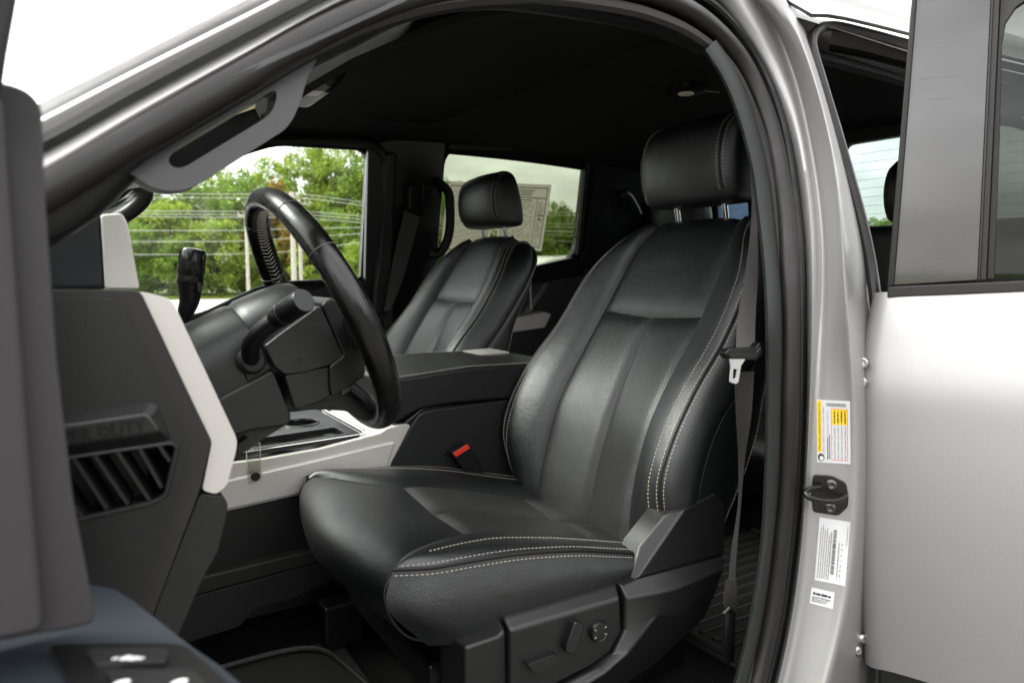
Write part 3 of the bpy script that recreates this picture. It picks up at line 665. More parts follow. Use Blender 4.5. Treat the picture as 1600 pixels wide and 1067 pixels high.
# hinges
def hinge(py0, parent, chrome):
    h = MB(); a = N(1347, py0, .03); b = N(1345, py0+30, .03)
    for p in (a, b):
        h.add(*lathe(p, (p-EYE).normalized()*-1, [(.010, 0), (.010, .010), (.006, .014), (.004, .012)], 14))
    h.add(*box((a+b)/2+V((.008, .012, 0)), (.03, .014, .055)))
    h.add(*tube([a+V((.018, 0, .016)), b+V((.018, 0, -.016))], .007, 12))
    return mk('hinge', h, STEEL, parent, bevel=.0015)
hinge(567, RD, True)
h = MB(); 
pl = [N(x, y, .035) for x, y in ((1327, 990), (1352, 976), (1362, 990), (1356, 1018), (1338, 1034), (1328, 1020))]
h.add(*prism(pl, (0, .014, 0)))
for px, py in ((1336, 1014), (1345, 995)): h.add(*lathe(N(px, py, .033), (-.5, -1, .1), [(.009, 0), (.009, .008), (.005, .011)], 14))
h.add(*tube([N(1359, 980, .03), N(1357, 1030, .03)], .007, 12))
mk('hinge', h, STEEL, RD, bevel=.001)
hb_ = mk('hinge_bracket', prism([N(x, y, .05) for x, y in ((1335, 990), (1368, 985), (1370, 1060), (1330, 1050))], (0, .02, 0)), PAINT, RD, bevel=.002)

# ------------------------------------------------------------------ open front door (left edge, close to the lens)
FD = thing('front_door', 'open front door at the far left, blurred grey trim with window switches on its armrest', 'car door', (-.1, .5, .8))
ys = .485
slab = [(15, 128), (50, 142), (69, 166), (74, 300), (92, 560), (118, 780), (152, 958), (149, 974), (110, 984), (60, 991), (0, 1003), (-160, 1010), (-170, 120)]
mk('trim_pillar', prism(roundpoly([onY(x, y, ys) for x, y in slab], .006), V((-.03, .05, 0))), DOORTRIM, FD, bevel=.010, seg=4)
mk('trim_pillar_face', prism(roundpoly([onY(x, y, ys-.012) for x, y in ((-170, 160), (2, 150), (22, 400), (52, 800), (68, 985), (0, 1000), (-160, 1005))], .006), V((0, .014, 0))), DOORTRIM, FD, bevel=.009, seg=4)
mk('window_frame', prism([onY(x, y, .44) for x, y in ((-160, -160), (42, -160), (36, 0), (20, 90), (12, 150), (-160, 150))], V((-.02, .03, 0))), RUBBER, FD, bevel=.006)
az = 1.415
arm = [(-300, 930), (-60, 920), (60, 915), (150, 914), (178, 919), (205, 936), (245, 967), (300, 1010), (345, 1040), (375, 1066), (440, 1150), (-300, 1150)]
armo = mk('armrest', prism(roundpoly([onZ(x, y, az) for x, y in arm], .004), (0, 0, -.10)), DOORBLUE, FD, bevel=.012, seg=4)
bez = [(78, 1018), (95, 1014), (270, 1013), (292, 1018), (345, 1066), (400, 1120), (150, 1150)]
bz_ = mk('switch_bezel', prism(roundpoly([onZ(x, y, az+.001) for x, y in bez], .004), (0, 0, .004)), PLASB, FD, bevel=.0015)
for P_ in (((135, 1024), (258, 1022), (264, 1032), (260, 1046), (150, 1048)), ((165, 1058), (300, 1056), (330, 1086), (190, 1090))):
    mk('window_switch', prism(roundpoly([onZ(x, y, az+.004) for x, y in P_], .004), (0, 0, .005)), PLAS, bz_, bevel=.002)
ic = MB()
for px, py, r in ((180, 1028, .002), (197, 1027, .0036), (209, 1028, .0032), (220, 1028, .002), (190, 1066, .0045), (280, 1065, .0045)):
    cpt = onZ(px, py, az+.010); ic.add([cpt+V((math.cos(t)*r, math.sin(t)*r*.7, 0)) for t in [i*.524 for i in range(12)]], [tuple(range(12))])
mk('switch_symbols', ic, PAPER, bz_, smooth=False)
mk('door_shell', prism([V((-.06, .60, .85)), V((-.50, -.45, .85)), V((-.50, -.45, 1.38)), V((-.06, .60, 1.38))], V((-.10, .04, 0))), PAINT, FD, bevel=.02)
# ------------------------------------------------------------------ dashboard
DB = thing('dashboard', 'dark grey dashboard with silver trim, its vented end panel facing the open front door', 'dashboard', (-.1, 1.55, 1.1))
yd = .70
def D(L, y=yd): return [onY(px, py, y) for px, py in L]
hole = [(95, 716), (268, 691), (277, 697), (259, 774), (238, 784), (118, 812), (98, 800)]
mk('end_panel_surround', plate(roundpoly(D([(-60, 453), (214, 455), (222, 460), (330, 689), (311, 768), (238, 963), (190, 1090), (-60, 1090)], yd), .002), [roundpoly(D(hole, yd), .004)], (0, .06, 0)), PLASG, DB, bevel=.004)
inner = roundpoly(D([(-60, 466), (172, 466), (184, 476), (294, 694), (294, 704), (257, 830), (212, 941), (150, 1090), (-60, 1090)], yd-.006), .003)
ep = mk('end_panel', plate(inner, [roundpoly(D(hole, yd-.006), .004)], (0, .006, 0)), PLAS, DB, bevel=.0018)
mk('vent_recess', prism(D([(70, 670), (300, 670), (300, 840), (70, 840)], yd+.062), (0, .004, 0)), GAP, ep)
mk('vent_frame', tube(resample(roundpoly(D(hole, yd-.007), .004)+[roundpoly(D(hole, yd-.007), .004)[0]], 60), .0025, 6), PLAS, ep)
vs = MB()
for (x0, y0), (x1, y1) in (((60, 724), (128, 812)), ((112, 717), (165, 797)), ((144, 711), (197, 789)), ((180, 706), (231, 783)), ((215, 701), (250, 763)), ((244, 695), (263, 722))):
    a = onY(x0, y0, yd-.009); b = onY(x1, y1, yd-.009); w = V((.0026, 0, .0012))
    vs.add(*prism([a, a+w, b+w, b], (.006, .030, 0)))
mk('vent_slats', vs, PLAS, ep)
bar = roundpoly(D([(70, 652), (94, 646), (236, 627), (247, 632), (269, 686), (262, 691), (107, 712), (70, 716)], yd-.008), .003)
bar_o = D([(60, 653), (94, 646), (236, 627), (248, 633), (269, 685), (261, 691), (107, 712), (60, 718)], yd-.005); bar_i = D([(60, 670), (98, 665), (225, 647), (233, 651), (249, 671), (244, 675), (110, 695), (60, 702)], yd-.021)
bo = mk('vent_bar', MB().add(bar_o+bar_i, [(i, i+8, (i+1) % 8+8, (i+1) % 8) for i in range(8)]+[tuple(range(15, 7, -1))]), PLAS, ep, bevel=.002)
ta = onY(63, 692, yd-.0215); tb_ = onY(228, 665, yd-.0215); al = (tb_-ta).normalized(); uu = V((0, 0, 1)); uu = (uu-al*uu.dot(al)).normalized()
mk('raised_lettering', textgeo('SUPER DUTY', (ta-uu*.0045, al, uu), width=(tb_-ta).length, size=.0165, depth=.0030), RUBBER, bo, smooth=False)
# silver trim along the edge
strip = D([(218, 456), (240, 460), (262, 466), (272, 475), (370, 685), (370, 700), (355, 758), (338, 772), (316, 766), (331, 690)], yd+.004)
mk('silver_trim', prism(roundpoly(strip, .004), (0, .030, 0)), SATIN, DB, bevel=.008, seg=4)
mk('knee_panel', prism(roundpoly(D([(312, 772), (352, 776), (357, 792), (340, 862), (318, 900), (275, 1000), (238, 968), (255, 920)], yd+.004), .005), (0, .06, 0)), PLAS, DB, bevel=.008)
mk('panel_gap', prism(D([(300, 775), (318, 770), (246, 965), (228, 960)], yd+.02), (0, .01, 0)), GAP, DB)
# instrument hood with silver bezel
yh = .93
mk('instrument_hood', prism(roundpoly([onY(px, py, yh) for px, py in ((-60, 318), (66, 326), (135, 324), (158, 333), (168, 455), (-60, 455))], .012), (0, .36, 0)), mat('stitched_vinyl', (.014, .017, .0185), .5, spec=.45, bump=[(1100, .4, .0005)]), DB, bevel=.010)
mk('instrument_bezel', prism(roundpoly([onY(px, py, yh-.004) for px, py in ((157, 335), (191, 333), (200, 350), (219, 452), (164, 452))], .004), (0, .36, 0)), SATIN, DB, bevel=.006)
mk('instrument_screen', box((.04, 1.11, 1.67), (.004, .30, .09)), PLASGL, DB)
mk('top_pad', prism(roundpoly([V((-.45, .73, 1.50)), V((-.20, .73, 1.60)), V((.02, .73, 1.62)), V((.055, .73, 1.60)), V((.07, .73, 1.50)), V((.02, .73, 1.30)), V((-.4, .73, 1.30))], .02), (0, .52, 0)), PLAS, DB, bevel=.012)
mk('lower_dash', prism(roundpoly([V((-.40, 1.25, 1.52)), V((-.1, 1.25, 1.535)), V((.06, 1.25, 1.52)), V((.075, 1.25, 1.45)), V((.0, 1.25, 1.15)), V((-.3, 1.25, 1.10))], .03), (0, 1.18, 0)), PLAS, DB, bevel=.02)
# ------------------------------------------------------------------ steering column with its levers
SC = thing('steering_column', 'grey steering column cover with a wiper stalk and a column shifter', 'steering column', (.1, 1.02, 1.45))
yn = .950
def XZ(L, y): return [V((x, y, z)) for x, z in L]
lowp = [onY(px, py, yn-.005) for px, py in ((318, 640), (345, 621), (427, 577), (456, 650), (452, 664), (430, 668), (395, 672), (340, 690), (325, 690))]
mk('lower_cover', prism(roundpoly(lowp, .006), (0, .150, 0)), PLAS, SC, bevel=.012, seg=4)
def barrel(secs, ringp, n=40):
    c0 = V((.3005, 0, 1.594)); tl0 = math.radians(25.2); an = V((math.cos(tl0), 0, math.sin(tl0))); aw = V((-math.sin(tl0), 0, math.cos(tl0))); rows = []
    for sd_, ky, kw in secs:
        rows.append(cat_rom([c0+an*sd_+aw*(w*kw)+V((0, 1.022+(y-1.022)*ky, 0)) for y, w in ringp], n))
    v, f, uv = grid(rows, True); m = len(v)
    return v, f+[tuple(reversed(range(n))), tuple(range(m-n, m))]
ringp = [(.950, -.034), (.9495, -.01), (.951, .018), (.960, .041), (.982, .057), (1.022, .063), (1.062, .057), (1.084, .041), (1.093, .018), (1.094, -.01), (1.094, -.034)]
mk('upper_cover', barrel([(-.30, 1.02, 1.0), (-.24, 1.02, 1.0), (-.16, 1.0, 1.0), (-.112, .99, 1.0), (-.106, .97, .97)], ringp), PLAS, SC, sharp=50)
mk('collar', barrel([(-.108, .93, .92), (-.100, .985, .97), (-.094, 1.0, 1.0), (-.06, 1.0, .98), (-.03, .98, .93), (-.018, .9, .84)], ringp), PLAS, SC, sharp=50)
mk('tilt_housing', prism(roundpoly([onY(px, py, yn+.02) for px, py in ((330, 690), (400, 668), (452, 660), (440, 668), (405, 690), (385, 705), (372, 712), (345, 705))], .004), (0, .11, 0)), PLAS, SC, bevel=.008)
mk('tilt_lever', prism(roundpoly([onY(px, py, yn-.002) for px, py in ((372, 694), (388, 684), (394, 690), (372, 712))], .002), (0, .02, 0)), PLASB, SC, bevel=.003)
mk('stalk_bezel', prism(roundpoly([onY(px, py, yn-.003) for px, py in ((371, 560), (382, 547), (404, 547), (426, 574), (387, 597))], .004), (0, .01, 0)), PLASB, SC, bevel=.002)
mk('stalk_boot', lathe(onY(393, 563, yn-.004), (0, -1, 0), [(.019, 0), (.017, .006), (.013, .012)], 24), GAP, SC)
sA = onY(394, 566, yn); 
stalk = cat_rom([onY(394, 566, yn), onY(391, 553, yn-.018), onY(393, 536, yn-.032), onY(406, 519, yn-.045), onY(440, 493, yn-.065)], 30)
so_ = mk('wiper_stalk', tube(stalk, [.0112]*20+[.0112+.0001*i for i in range(10)], 16, caps=True), PLASB, SC)
e0 = onY(433, 497, yn-.060); e1_ = onY(475, 469, yn-.112); ax = (e1_-e0).normalized()
Lc = (e1_-e0).length
mk('stalk_cap', lathe(e0, ax, [(.0138, 0), (.0142, Lc*.15), (.0142, Lc*.16), (.0146, Lc*.17), (.0152, Lc*.95), (.0140, Lc), (.0, Lc+.001)][:6], 28), PLASB, so_)
mk('cap_ring', lathe(e0+ax*Lc*.30, ax, [(.0150, 0), (.0154, .0006), (.0150, .0012)], 28), PLASG, so_)
# column shifter beyond the column
ysft = 1.20
g0, g1, g2, g3 = [onY(px, py, ysft) for px, py in ((286, 520), (291, 486), (297, 440), (302, 390))]
gs = mk('gear_lever', tube(cat_rom([g0, onY(289, 498, ysft), g1, onY(296, 470, ysft), g2], 24), [.006+.0125*min(1, (i/23)**.8) for i in range(24)], 16), PLASB, SC)
gx = (g3-g2).normalized(); gl = (g3-g2).length
mk('lever_knob', lathe(g2, gx, [(.0185, -.004), (.0195, 0), (.0188, .006), (.0188, gl*.22), (.0195, gl*.25), (.0190, gl*.92), (.0165, gl), (.006, gl+.002)], 28), PLASGL, gs)
rb2 = MB()
for i in range(9): 
    a = i*2*math.pi/9; u_ = gx.orthogonal().normalized(); w_ = gx.cross(u_); rb2.add(*tube([g2+gx*gl*.3+(u_*math.cos(a)+w_*math.sin(a))*.0192, g2+gx*gl*.9+(u_*math.cos(a)+w_*math.sin(a))*.0187], .0012, 6))
mk('knob_ribs', rb2, PLASGL, gs)
mk('lever_button', box(onY(311, 449, ysft-.018), (.006, .010, .014)), PLASG, gs, bevel=.0015)
# ------------------------------------------------------------------ steering wheel
cw = V((.3055, 1.022, 1.590)); R_, tl = .178, math.radians(25.2)
wn = V((math.cos(tl), 0, math.sin(tl))); wu = V((0, 1, 0)); ww = V((-math.sin(tl), 0, math.cos(tl)))
SW = thing('steering_wheel', 'black leather steering wheel with stitched rim seen from behind the left side', 'steering wheel', tuple(cw))
def wp(t, r=R_, n=0): return cw+wu*(math.cos(t)*r)+ww*(math.sin(t)*r)+wn*n
ring = [wp(2*math.pi*i/120) for i in range(120)]
rr = []
rows = []
for i in range(120):
    t = 2*math.pi*i/120; rad = (wu*math.cos(t)+ww*math.sin(t)); rw = []
    k = 1+.06*math.cos(2*t)
    for j in range(20):
        a = 2*math.pi*j/20; rw.append(wp(t)+rad*(math.cos(a)*.0158*k)+wn*(math.sin(a)*.0182*k))
    rows.append(rw)
rows.append(rows[0]); rv, rf, ru = grid(rows, True)
rim = mk('rim', MB().add(rv, rf, ru), mat('rim_leather', (.0035, .0034, .0032), .27, spec=.6, bump=[(900, .15, .0004), (30, .2, .003)], rvar=(22, .20, .34)), SW)
for t0_, t1_ in ((math.radians(-30), math.radians(120)), (math.radians(150), math.radians(215))):
    m_ = 60; th = MB()
    for i in range(m_):
        t = t0_+(t1_-t0_)*i/m_; t2 = t+(t1_-t0_)/m_*.5; rad = wu*math.cos(t)+ww*math.sin(t); rad2 = wu*math.cos(t2)+ww*math.sin(t2)
        for s in (1, -1):
            th.add(*tube([wp(t)-rad*.0163+wn*.0002, wp(t2)-rad2*.0148+wn*(s*.0075)], .0007, 4))
    mk('rim_stitching', th, THREAD, rim, smooth=False)
for deg in (58, 148, -20, 20, 122):
    t = math.radians(deg); rad = wu*math.cos(t)+ww*math.sin(t); k = 1+.06*math.cos(2*t)
    mk('rim_seam', tube([wp(t)+rad*(math.cos(a)*.0160*k)+wn*(math.sin(a)*.0184*k) for a in [2*math.pi*j/28 for j in range(28)]], .0008, 5, closed=True), mat('seam_grey', (.10, .10, .095), .5), rim)
yb_ = .935
mk('hub_cover', prism(roundpoly([onY(px, py, yb_) for px, py in ((413, 541), (440, 520), (500, 477), (538, 556), (515, 571), (478, 582), (446, 586), (428, 572))], .004), (0, .17, 0)), PLAS, SW, bevel=.010, seg=4)
mk('hub_lower_cover', prism(roundpoly([onY(px, py, yb_+.004) for px, py in ((444, 587), (515, 572), (517, 618), (500, 628), (461, 640))], .004), (0, .16, 0)), PLAS, SW, bevel=.008, seg=4)
mk('airbag_cover', prism(roundpoly([onY(px, py, yb_-.002) for px, py in ((502, 476), (520, 464), (540, 480), (572, 559), (571, 588), (520, 621), (515, 612), (514, 572), (537, 556))], .006), (0, .175, 0)), PLASB, SW, bevel=.012, seg=4)
mk('spoke', tube([cw+V((.02, -.075, -.02)), cw+V((.03, -.13, -.03)), wp(math.pi+.10)+wn*-.002], [.030, .026, .016], 14, flat=(wn, .5)), PLAS, SW)
mk('spoke', tube([cw+V((.02, .075, -.02)), cw+V((.03, .13, -.03)), wp(-.10)], [.030, .026, .016], 14, flat=(wn, .5)), PLASB, SW)
for s in (-1, 1):
    mk('lower_spoke', tube(cat_rom([cw+ww*-.105+wu*(s*.035)+wn*-.02, cw+ww*-.135+wu*(s*.035)+wn*-.008, cw+ww*-.165+wu*(s*.03), cw+ww*-.188+wu*(s*.03)], 14), [.020]*6+[.017]*8, 12, flat=(wn, .45)), PLAS, SW)
mk('spoke_bridge', prism(roundpoly([onY(px, py, .99) for px, py in ((462, 640), (500, 628), (545, 613), (586, 642), (588, 656), (572, 656), (540, 642), (500, 640))], .005), (0, .06, 0)), PLAS, SW, bevel=.008)
mk('hub_screw_hole', lathe(onY(468, 562, yb_-.0008), (0, -1, 0), [(.0035, 0), (.0035, .0005)], 14), GAP, SW)
# ------------------------------------------------------------------ centre console
CC = thing('center_console', 'center console with silver side panel, cup holders and a padded black armrest', 'console', (.5, 1.57, .9))
yk = 1.40
def K_(L, y=yk): return [onY(px, py, y) for px, py in L]
side_p = roundpoly(K_([(300, 740), (362, 722), (410, 716), (500, 700), (562, 684), (592, 676), (604, 668), (634, 661), (640, 664), (610, 722), (600, 760), (475, 770), (354, 797), (290, 812)]), .004)
side_p = off(side_p, (0, -.006, 0))
mk('silver_side_panel', prism(side_p, (0, .014, 0)), SATIN, CC, bevel=.003)
crease = [(290, 768), (367, 748), (480, 722), (597, 694), (618, 690), (608, 722), (600, 760), (475, 770), (354, 797), (290, 812)]
mk('silver_lower_facet', prism(K_(crease, yk-.012), (0, .008, 0)), SATIN, CC, bevel=.005)
# console body
zt = onY(562, 685, yk).z
body = roundpoly(K_([(622, 668), (660, 636), (700, 632), (790, 624), (900, 640), (900, 800), (610, 800), (612, 722)]), .01)
mk('console_body', prism(body, (0, .34, 0)), PLASB, CC, bevel=.012)
mk('console_side_panel', prism(roundpoly(K_([(610, 721), (640, 668), (654, 646), (668, 640), (783, 625), (860, 622), (860, 790), (604, 790)], yk-.006), .012), (0, .02, 0)), mat('console_vinyl', (.009, .009, .0098), .46, spec=.5, bump=[(1000, .5, .0006)]), CC, bevel=.006)
base_x0, base_x1 = onY(300, 740, yk).x, onY(634, 662, yk).x
mk('console_base', box(((base_x0+base_x1)/2, yk+.17, 1.12), (base_x1-base_x0, .33, .30)), PLASB, CC)
# top tray with open bin, cup holders and frame
zt = 1.292
def T_(L, z=zt): return [onZ(px, py, z) for px, py in L]
x0t, x1t = .215, .50
tr_out = [V((x0t, yk+.014, zt)), V((x1t, yk+.014, zt+.008)), V((x1t, yk+.325, zt+.008)), V((x0t, yk+.325, zt))]
bin_h = roundpoly([V((.26, yk+.035, zt)), V((.475, yk+.035, zt+.006)), V((.475, yk+.105, zt+.006)), V((.26, yk+.105, zt))], .008)
cups = [[V((cx+math.cos(t)*.040, yk+.20+math.sin(t)*.040, zt+.003)) for t in [2*math.pi*i/28 for i in range(28)]] for cx in (.32, .425)]
mk('top_tray', plate(tr_out, [bin_h]+cups, (0, 0, .012)), PLASB, CC, bevel=.002)
rim_b = MB()
for cx in (.32, .425):
    rim_b.add(*tube([V((cx+math.cos(t)*.041, yk+.20+math.sin(t)*.041, zt+.015)) for t in [2*math.pi*i/40 for i in range(40)]], .003, 8, closed=True))
mk('cup_rims', rim_b, PLASGL, CC)
for ln in (([V((x1t+.012, yk+.02, zt+.02)), V((x1t+.012, yk+.32, zt+.02))]), ):
    mk('chrome_strip', tube(ln, .0045, 10), CHROME, CC)
mk('chrome_edge', tube([V((x0t, yk+.012, zt+.010)), V((x1t+.01, yk+.012, zt+.018))], .0012, 8), CHROME, CC)
mk('silver_bridge', prism([V((x1t+.018, yk+.012, zt+.006)), V((x1t+.06, yk+.012, zt+.020)), V((x1t+.11, yk+.012, zt+.028)), V((x1t+.11, yk+.012, zt-.02)), V((x1t+.018, yk+.012, zt-.02))], (0, .315, 0)), SATIN, CC, bevel=.004)
mk('far_silver_rail', prism([V((x0t, yk+.325, zt)), V((x1t+.1, yk+.325, zt+.01)), V((x1t+.1, yk+.325, zt-.1)), V((x0t, yk+.325, zt-.1))], (0, .02, 0)), SATIN, CC, bevel=.004)
# armrest
zs_ = [onY(px, py, yk-.012) for px, py in ((600, 592), (622, 592), (735, 574), (805, 570), (880, 566), (890, 600), (870, 620), (783, 624), (700, 632), (656, 640), (622, 660), (606, 650))]
ao = mk('armrest', prism(roundpoly(zs_, .012), (0, .34, 0)), mat('armrest_vinyl', (.005, .005, .0052), .42, spec=.55, bump=[(1000, .5, .0006), (40, .1, .003)]), CC, bevel=.016, seg=4)
e = [onY(px, py, yk-.012) for px, py in ((600, 594), (622, 592), (735, 574), (805, 570), (840, 568))]
for dy in (.014, .318):
    st_ = MB(); stitches(st_, off(resample(e, 60), (0, dy, .0012)), .004, .0025, .0008); mk('stitching', st_, THREAD, ao, smooth=False)
mk('armrest_latch', prism(roundpoly([onY(px, py, 1.60) for px, py in ((750, 553), (794, 549), (796, 552), (752, 556))], .001), (0, .10, .0)), SATIN, ao, bevel=.002)
mk('rear_cap', box(onY(800, 560, 1.56), (.10, .24, .012)), PLASGL, ao, bevel=.004)
# lower tunnel side
yt = 1.385
mk('tunnel_ledge', prism([onY(px, py, yt) for px, py in ((250, 921), (318, 901), (495, 859), (560, 845), (560, 862), (506, 876), (309, 930), (250, 946))], (0, .06, .012)), PLASG, CC, bevel=.004)
mk('tunnel_side', prism(roundpoly([onY(px, py, yt-.004) for px, py in ((250, 948), (309, 931), (506, 877), (560, 864), (520, 905), (453, 937), (425, 942), (395, 952), (384, 966), (376, 978), (291, 1004), (220, 1030))], .01), (0, .05, 0)), PLAS, CC, bevel=.005)
# clear tag hanging over the silver panel
tg = thing('clear_tag', 'clear plastic clip with a round black magnet hanging on the silver console panel', 'tag', tuple(onY(398, 752, yk-.012)))
mk('clear_strip', prism(roundpoly([onY(px, py, yk-.014) for px, py in ((385, 700), (407, 690), (409, 750), (390, 757))], .003), (0, .003, 0)), PLASTCLEAR, tg, bevel=.0006)
mk('strip_edge', tube(resample([onY(px, py, yk-.015) for px, py in ((385, 700), (386, 728), (389, 757), (409, 751), (407, 722), (406, 692))], 30), .0009, 5), mat('acrylic_edge', (.65, .62, .52), .3), tg)
mk('magnet', lathe(onY(399, 744, yk-.016), (0, -1, 0), [(.0085, 0), (.0085, .003), (.0070, .0042)], 22), BLACKMET, tg)
# ------------------------------------------------------------------ seats
def pil(A, B, n, m, bul, hint, k=4, tv=(0, 0), mid=None):
    """upholstered panel between seam curves A and B (lists of points): pillow bulge, pinched at the seams"""
    A = A if len(A) == n else cat_rom(A, n); B = B if len(B) == n else cat_rom(B, n); rows = []
    hint = V(hint)
    for i in range(n):
        a, b = A[i], B[i]; i0, i1 = max(0, i-1), min(n-1, i+1)
        dv = (A[i1]+B[i1])-(A[i0]+B[i0]); nn = (b-a).cross(dv).normalized()
        if nn.dot(hint) < 0: nn = -nn
        w = 1.0; s = i/(n-1)
        if tv[0] and s < tv[0]: w *= 1-(1-s/tv[0])**2
        if tv[1] and 1-s < tv[1]: w *= 1-(1-(1-s)/tv[1])**2
        w = max(0, w)**.5 if (tv[0] or tv[1]) else 1
        row = []
        for j in range(m+1):
            t = j/m; p = a.lerp(b, t)
            if mid: q = mid[i]; p = a*((1-t)*(1-2*t))+q*(4*t*(1-t))+b*(t*(2*t-1))
            row.append(p+nn*(bul*w*(1-abs(2*t-1)**k)))
        rows.append(row)
    return rows
def colat(rows, t):
    m = len(rows[0])-1; j = min(int(t*m), m-1); return [r[j].lerp(r[j+1], t*m-j) for r in rows]
def flip(P): return [V((p.x, -p.y, p.z)) for p in P]
def sp(L): return [V((x, s, z)) for s, x, z in L]          # (sideways, along, up)

def build_seat(yc, label, driver):
    sh = lambda P: [p+V((0, yc, 0)) for p in P]
    T = thing('driver_seat' if driver else 'passenger_seat', label, 'car seat', (.75, yc, .92), 'front seats')
    thr = MB()
    # ---------------- backrest seams
    Cc = sp([(0, 1.225, 1.735), (0, 1.20, 1.752), (0, 1.175, 1.755), (0, 1.152, 1.742), (0, 1.125, 1.70), (0, 1.095, 1.645), (0, 1.045, 1.553)])
    I1 = sp([(.118, 1.228, 1.733), (.12, 1.205, 1.750), (.122, 1.185, 1.752), (.128, 1.162, 1.738), (.138, 1.132, 1.70), (.146, 1.098, 1.645), (.15, 1.046, 1.562)])
    C2 = sp([(0, 1.045, 1.553), (0, .980, 1.432), (0, .931, 1.32), (0, .904, 1.235), (0, .888, 1.16), (0, .885, 1.07)])
    I2 = sp([(.15, 1.046, 1.562), (.15, .982, 1.468), (.15, .918, 1.365), (.15, .886, 1.27), (.15, .864, 1.18), (.15, .86, 1.07)])
    P = sp([(.122, 1.215, 1.742), (.165, 1.165, 1.738), (.20, 1.120, 1.712), (.228, 1.086, 1.675), (.245, 1.055, 1.63), (.254, .988, 1.53), (.258, .912, 1.443), (.26, .857, 1.36), (.258, .834, 1.29), (.256, .842, 1.235), (.252, .868, 1.185), (.245, .92, 1.12)])
    Q = sp([(.13, 1.240, 1.733), (.190, 1.212, 1.724), (.230, 1.190, 1.693), (.253, 1.165, 1.652), (.268, 1.122, 1.59), (.277, 1.062, 1.51), (.283, 1.000, 1.44), (.284, .948, 1.385), (.282, .915, 1.31), (.279, .905, 1.245), (.272, .925, 1.19), (.262, .96, 1.12)])
    K = sp([(.125, 1.255, 1.725), (.185, 1.228, 1.712), (.23, 1.205, 1.685), (.250, 1.18, 1.65), (.262, 1.145, 1.58), (.268, 1.10, 1.50), (.270, 1.080, 1.43), (.270, 1.065, 1.36), (.267, 1.045, 1.30), (.262, 1.02, 1.24), (.256, 1.0, 1.19), (.245, 1.0, 1.12)])
    I = cat_rom(I1, 30)[:-1]+cat_rom(I2, 40)
    Ir = resample(I, 44)
    back = MB(); ins = MB()
    n = 44
    top = pil(flip(cat_rom(I1, 24)), cat_rom(I1, 24), 24, 24, .011, (-1, 0, .4), 8, (0, .16), mid=cat_rom(Cc, 24))
    back.add(*grid([sh(r) for r in top]))
    for sgn in (1, -1):
        fl = (lambda X: X) if sgn == 1 else flip
        a = pil(fl(cat_rom(C2, 36)), fl(cat_rom(I2, 36)), 36, 14, .009, (-1, 0, .3), 9, (.10, 0))
        g = grid([sh(r) for r in a]); ins.add(*g)
        back.add(*tube(sh(off(fl(cat_rom(I2, 40)), (-.0005, 0, 0))), .0013, 5), m=1); back.add(*tube(sh(off(fl(cat_rom(I1, 40)), (-.0005, 0, 0))), .0013, 5), m=1)
        b = pil(fl(resample(I, n)), fl(cat_rom(P, n)), n, 16, .020, (-1, 0, .2), 3)
        back.add(*grid([sh(r) for r in b]))
        c = pil(fl(cat_rom(P, n)), fl(cat_rom(Q, n)), n, 8, .012, (-.6, sgn, .2), 3)
        back.add(*grid([sh(r) for r in c]))
        d = pil(fl(cat_rom(Q, n)), fl(cat_rom(K, n)), n, 8, .005, (0, sgn, 0), 3)
        back.add(*grid([sh(r) for r in d]))
        for tt, cc in ((.84, b), (.965, b), (.07, c)):
            line = colat(cc, tt)
            nn = V((-.8, sgn*.5, .15)).normalized() if cc is b else V((-.5, sgn*.9, .1)).normalized()
            stitches(thr, sh(off(line, nn*.0008)))
        back.add(*tube(sh(cat_rom(fl(P), 60)), .0032, 6), m=1)
        back.add(*tube(sh(resample(fl(cat_rom(Q, 60)), 60)), .0018, 5), m=1)
        stitches(thr, sh(off(cat_rom(fl(K), 60), (-.001, sgn*.0015, 0))))
    kk = cat_rom(K, n); bs = pil(flip(kk), kk, n, 12, .03, (1, 0, .2), 3)
    back.add(*grid([sh(r) for r in bs]))
    bk = mk('backrest', back, [LEATHER, PIPE], T, sharp=50)
    mk('backrest_insert', ins, PERF, bk, sharp=50)
    for s in (-.07, .07): mk('post_sleeve', lathe(V((1.195, yc+s, 1.747)), (.12, 0, 1), [(.020, -.01), (.020, .006), (.016, .011), (.008, .012)], 20), PLASB, bk)
    # ---------------- headrest
    zs = [1.794+(z-1.785)*(.855 if driver else .80) for z in (1.785, 1.790, 1.80, 1.83, 1.86, 1.90, 1.94, 1.965, 1.985, 1.997, 2.003)]
    xf = [1.150, 1.128, 1.117, 1.105, 1.100, 1.099, 1.105, 1.115, 1.132, 1.150, 1.166]
    xb = [1.205, 1.228, 1.236, 1.238, 1.233, 1.222, 1.208, 1.198, 1.188, 1.180, 1.174]
    hw = [.100, .126, .134, .139, .141, .141, .138, .134, .124, .108, .085]
    fz = cat_rom([V((a, b, c)) for a, b, c in zip(xf, zs, hw)], 40); bz = cat_rom([V((a, b, 0)) for a, b in zip(xb, zs)], 40)
    def hr_ring(i):
        a, b = fz[i].x, bz[i].x; w = fz[i].z; z = fz[i].y; cx = (a+b)/2; hx = (b-a)/2; ring = []
        for j in range(48):
            t = 2*math.pi*j/48; c, s = math.cos(t), math.sin(t)
            e = .52; y = math.copysign(abs(s)**e, s)*w; x = -math.copysign(abs(c)**.55, c)*hx
            x += .016*(y/w)**2*max(0, c)**.5
            ring.append(V((cx+x, yc+y, z)))
        return ring
    rings = [hr_ring(i) for i in range(40)]
    hv, hf, hu = grid(rings, True); m = len(hv); hf += [tuple(reversed(range(48))), tuple(range(m-48, m))]
    hb = MB().add(hv, hf, hu)
    tree = BVHTree.FromPolygons(hv, hf)
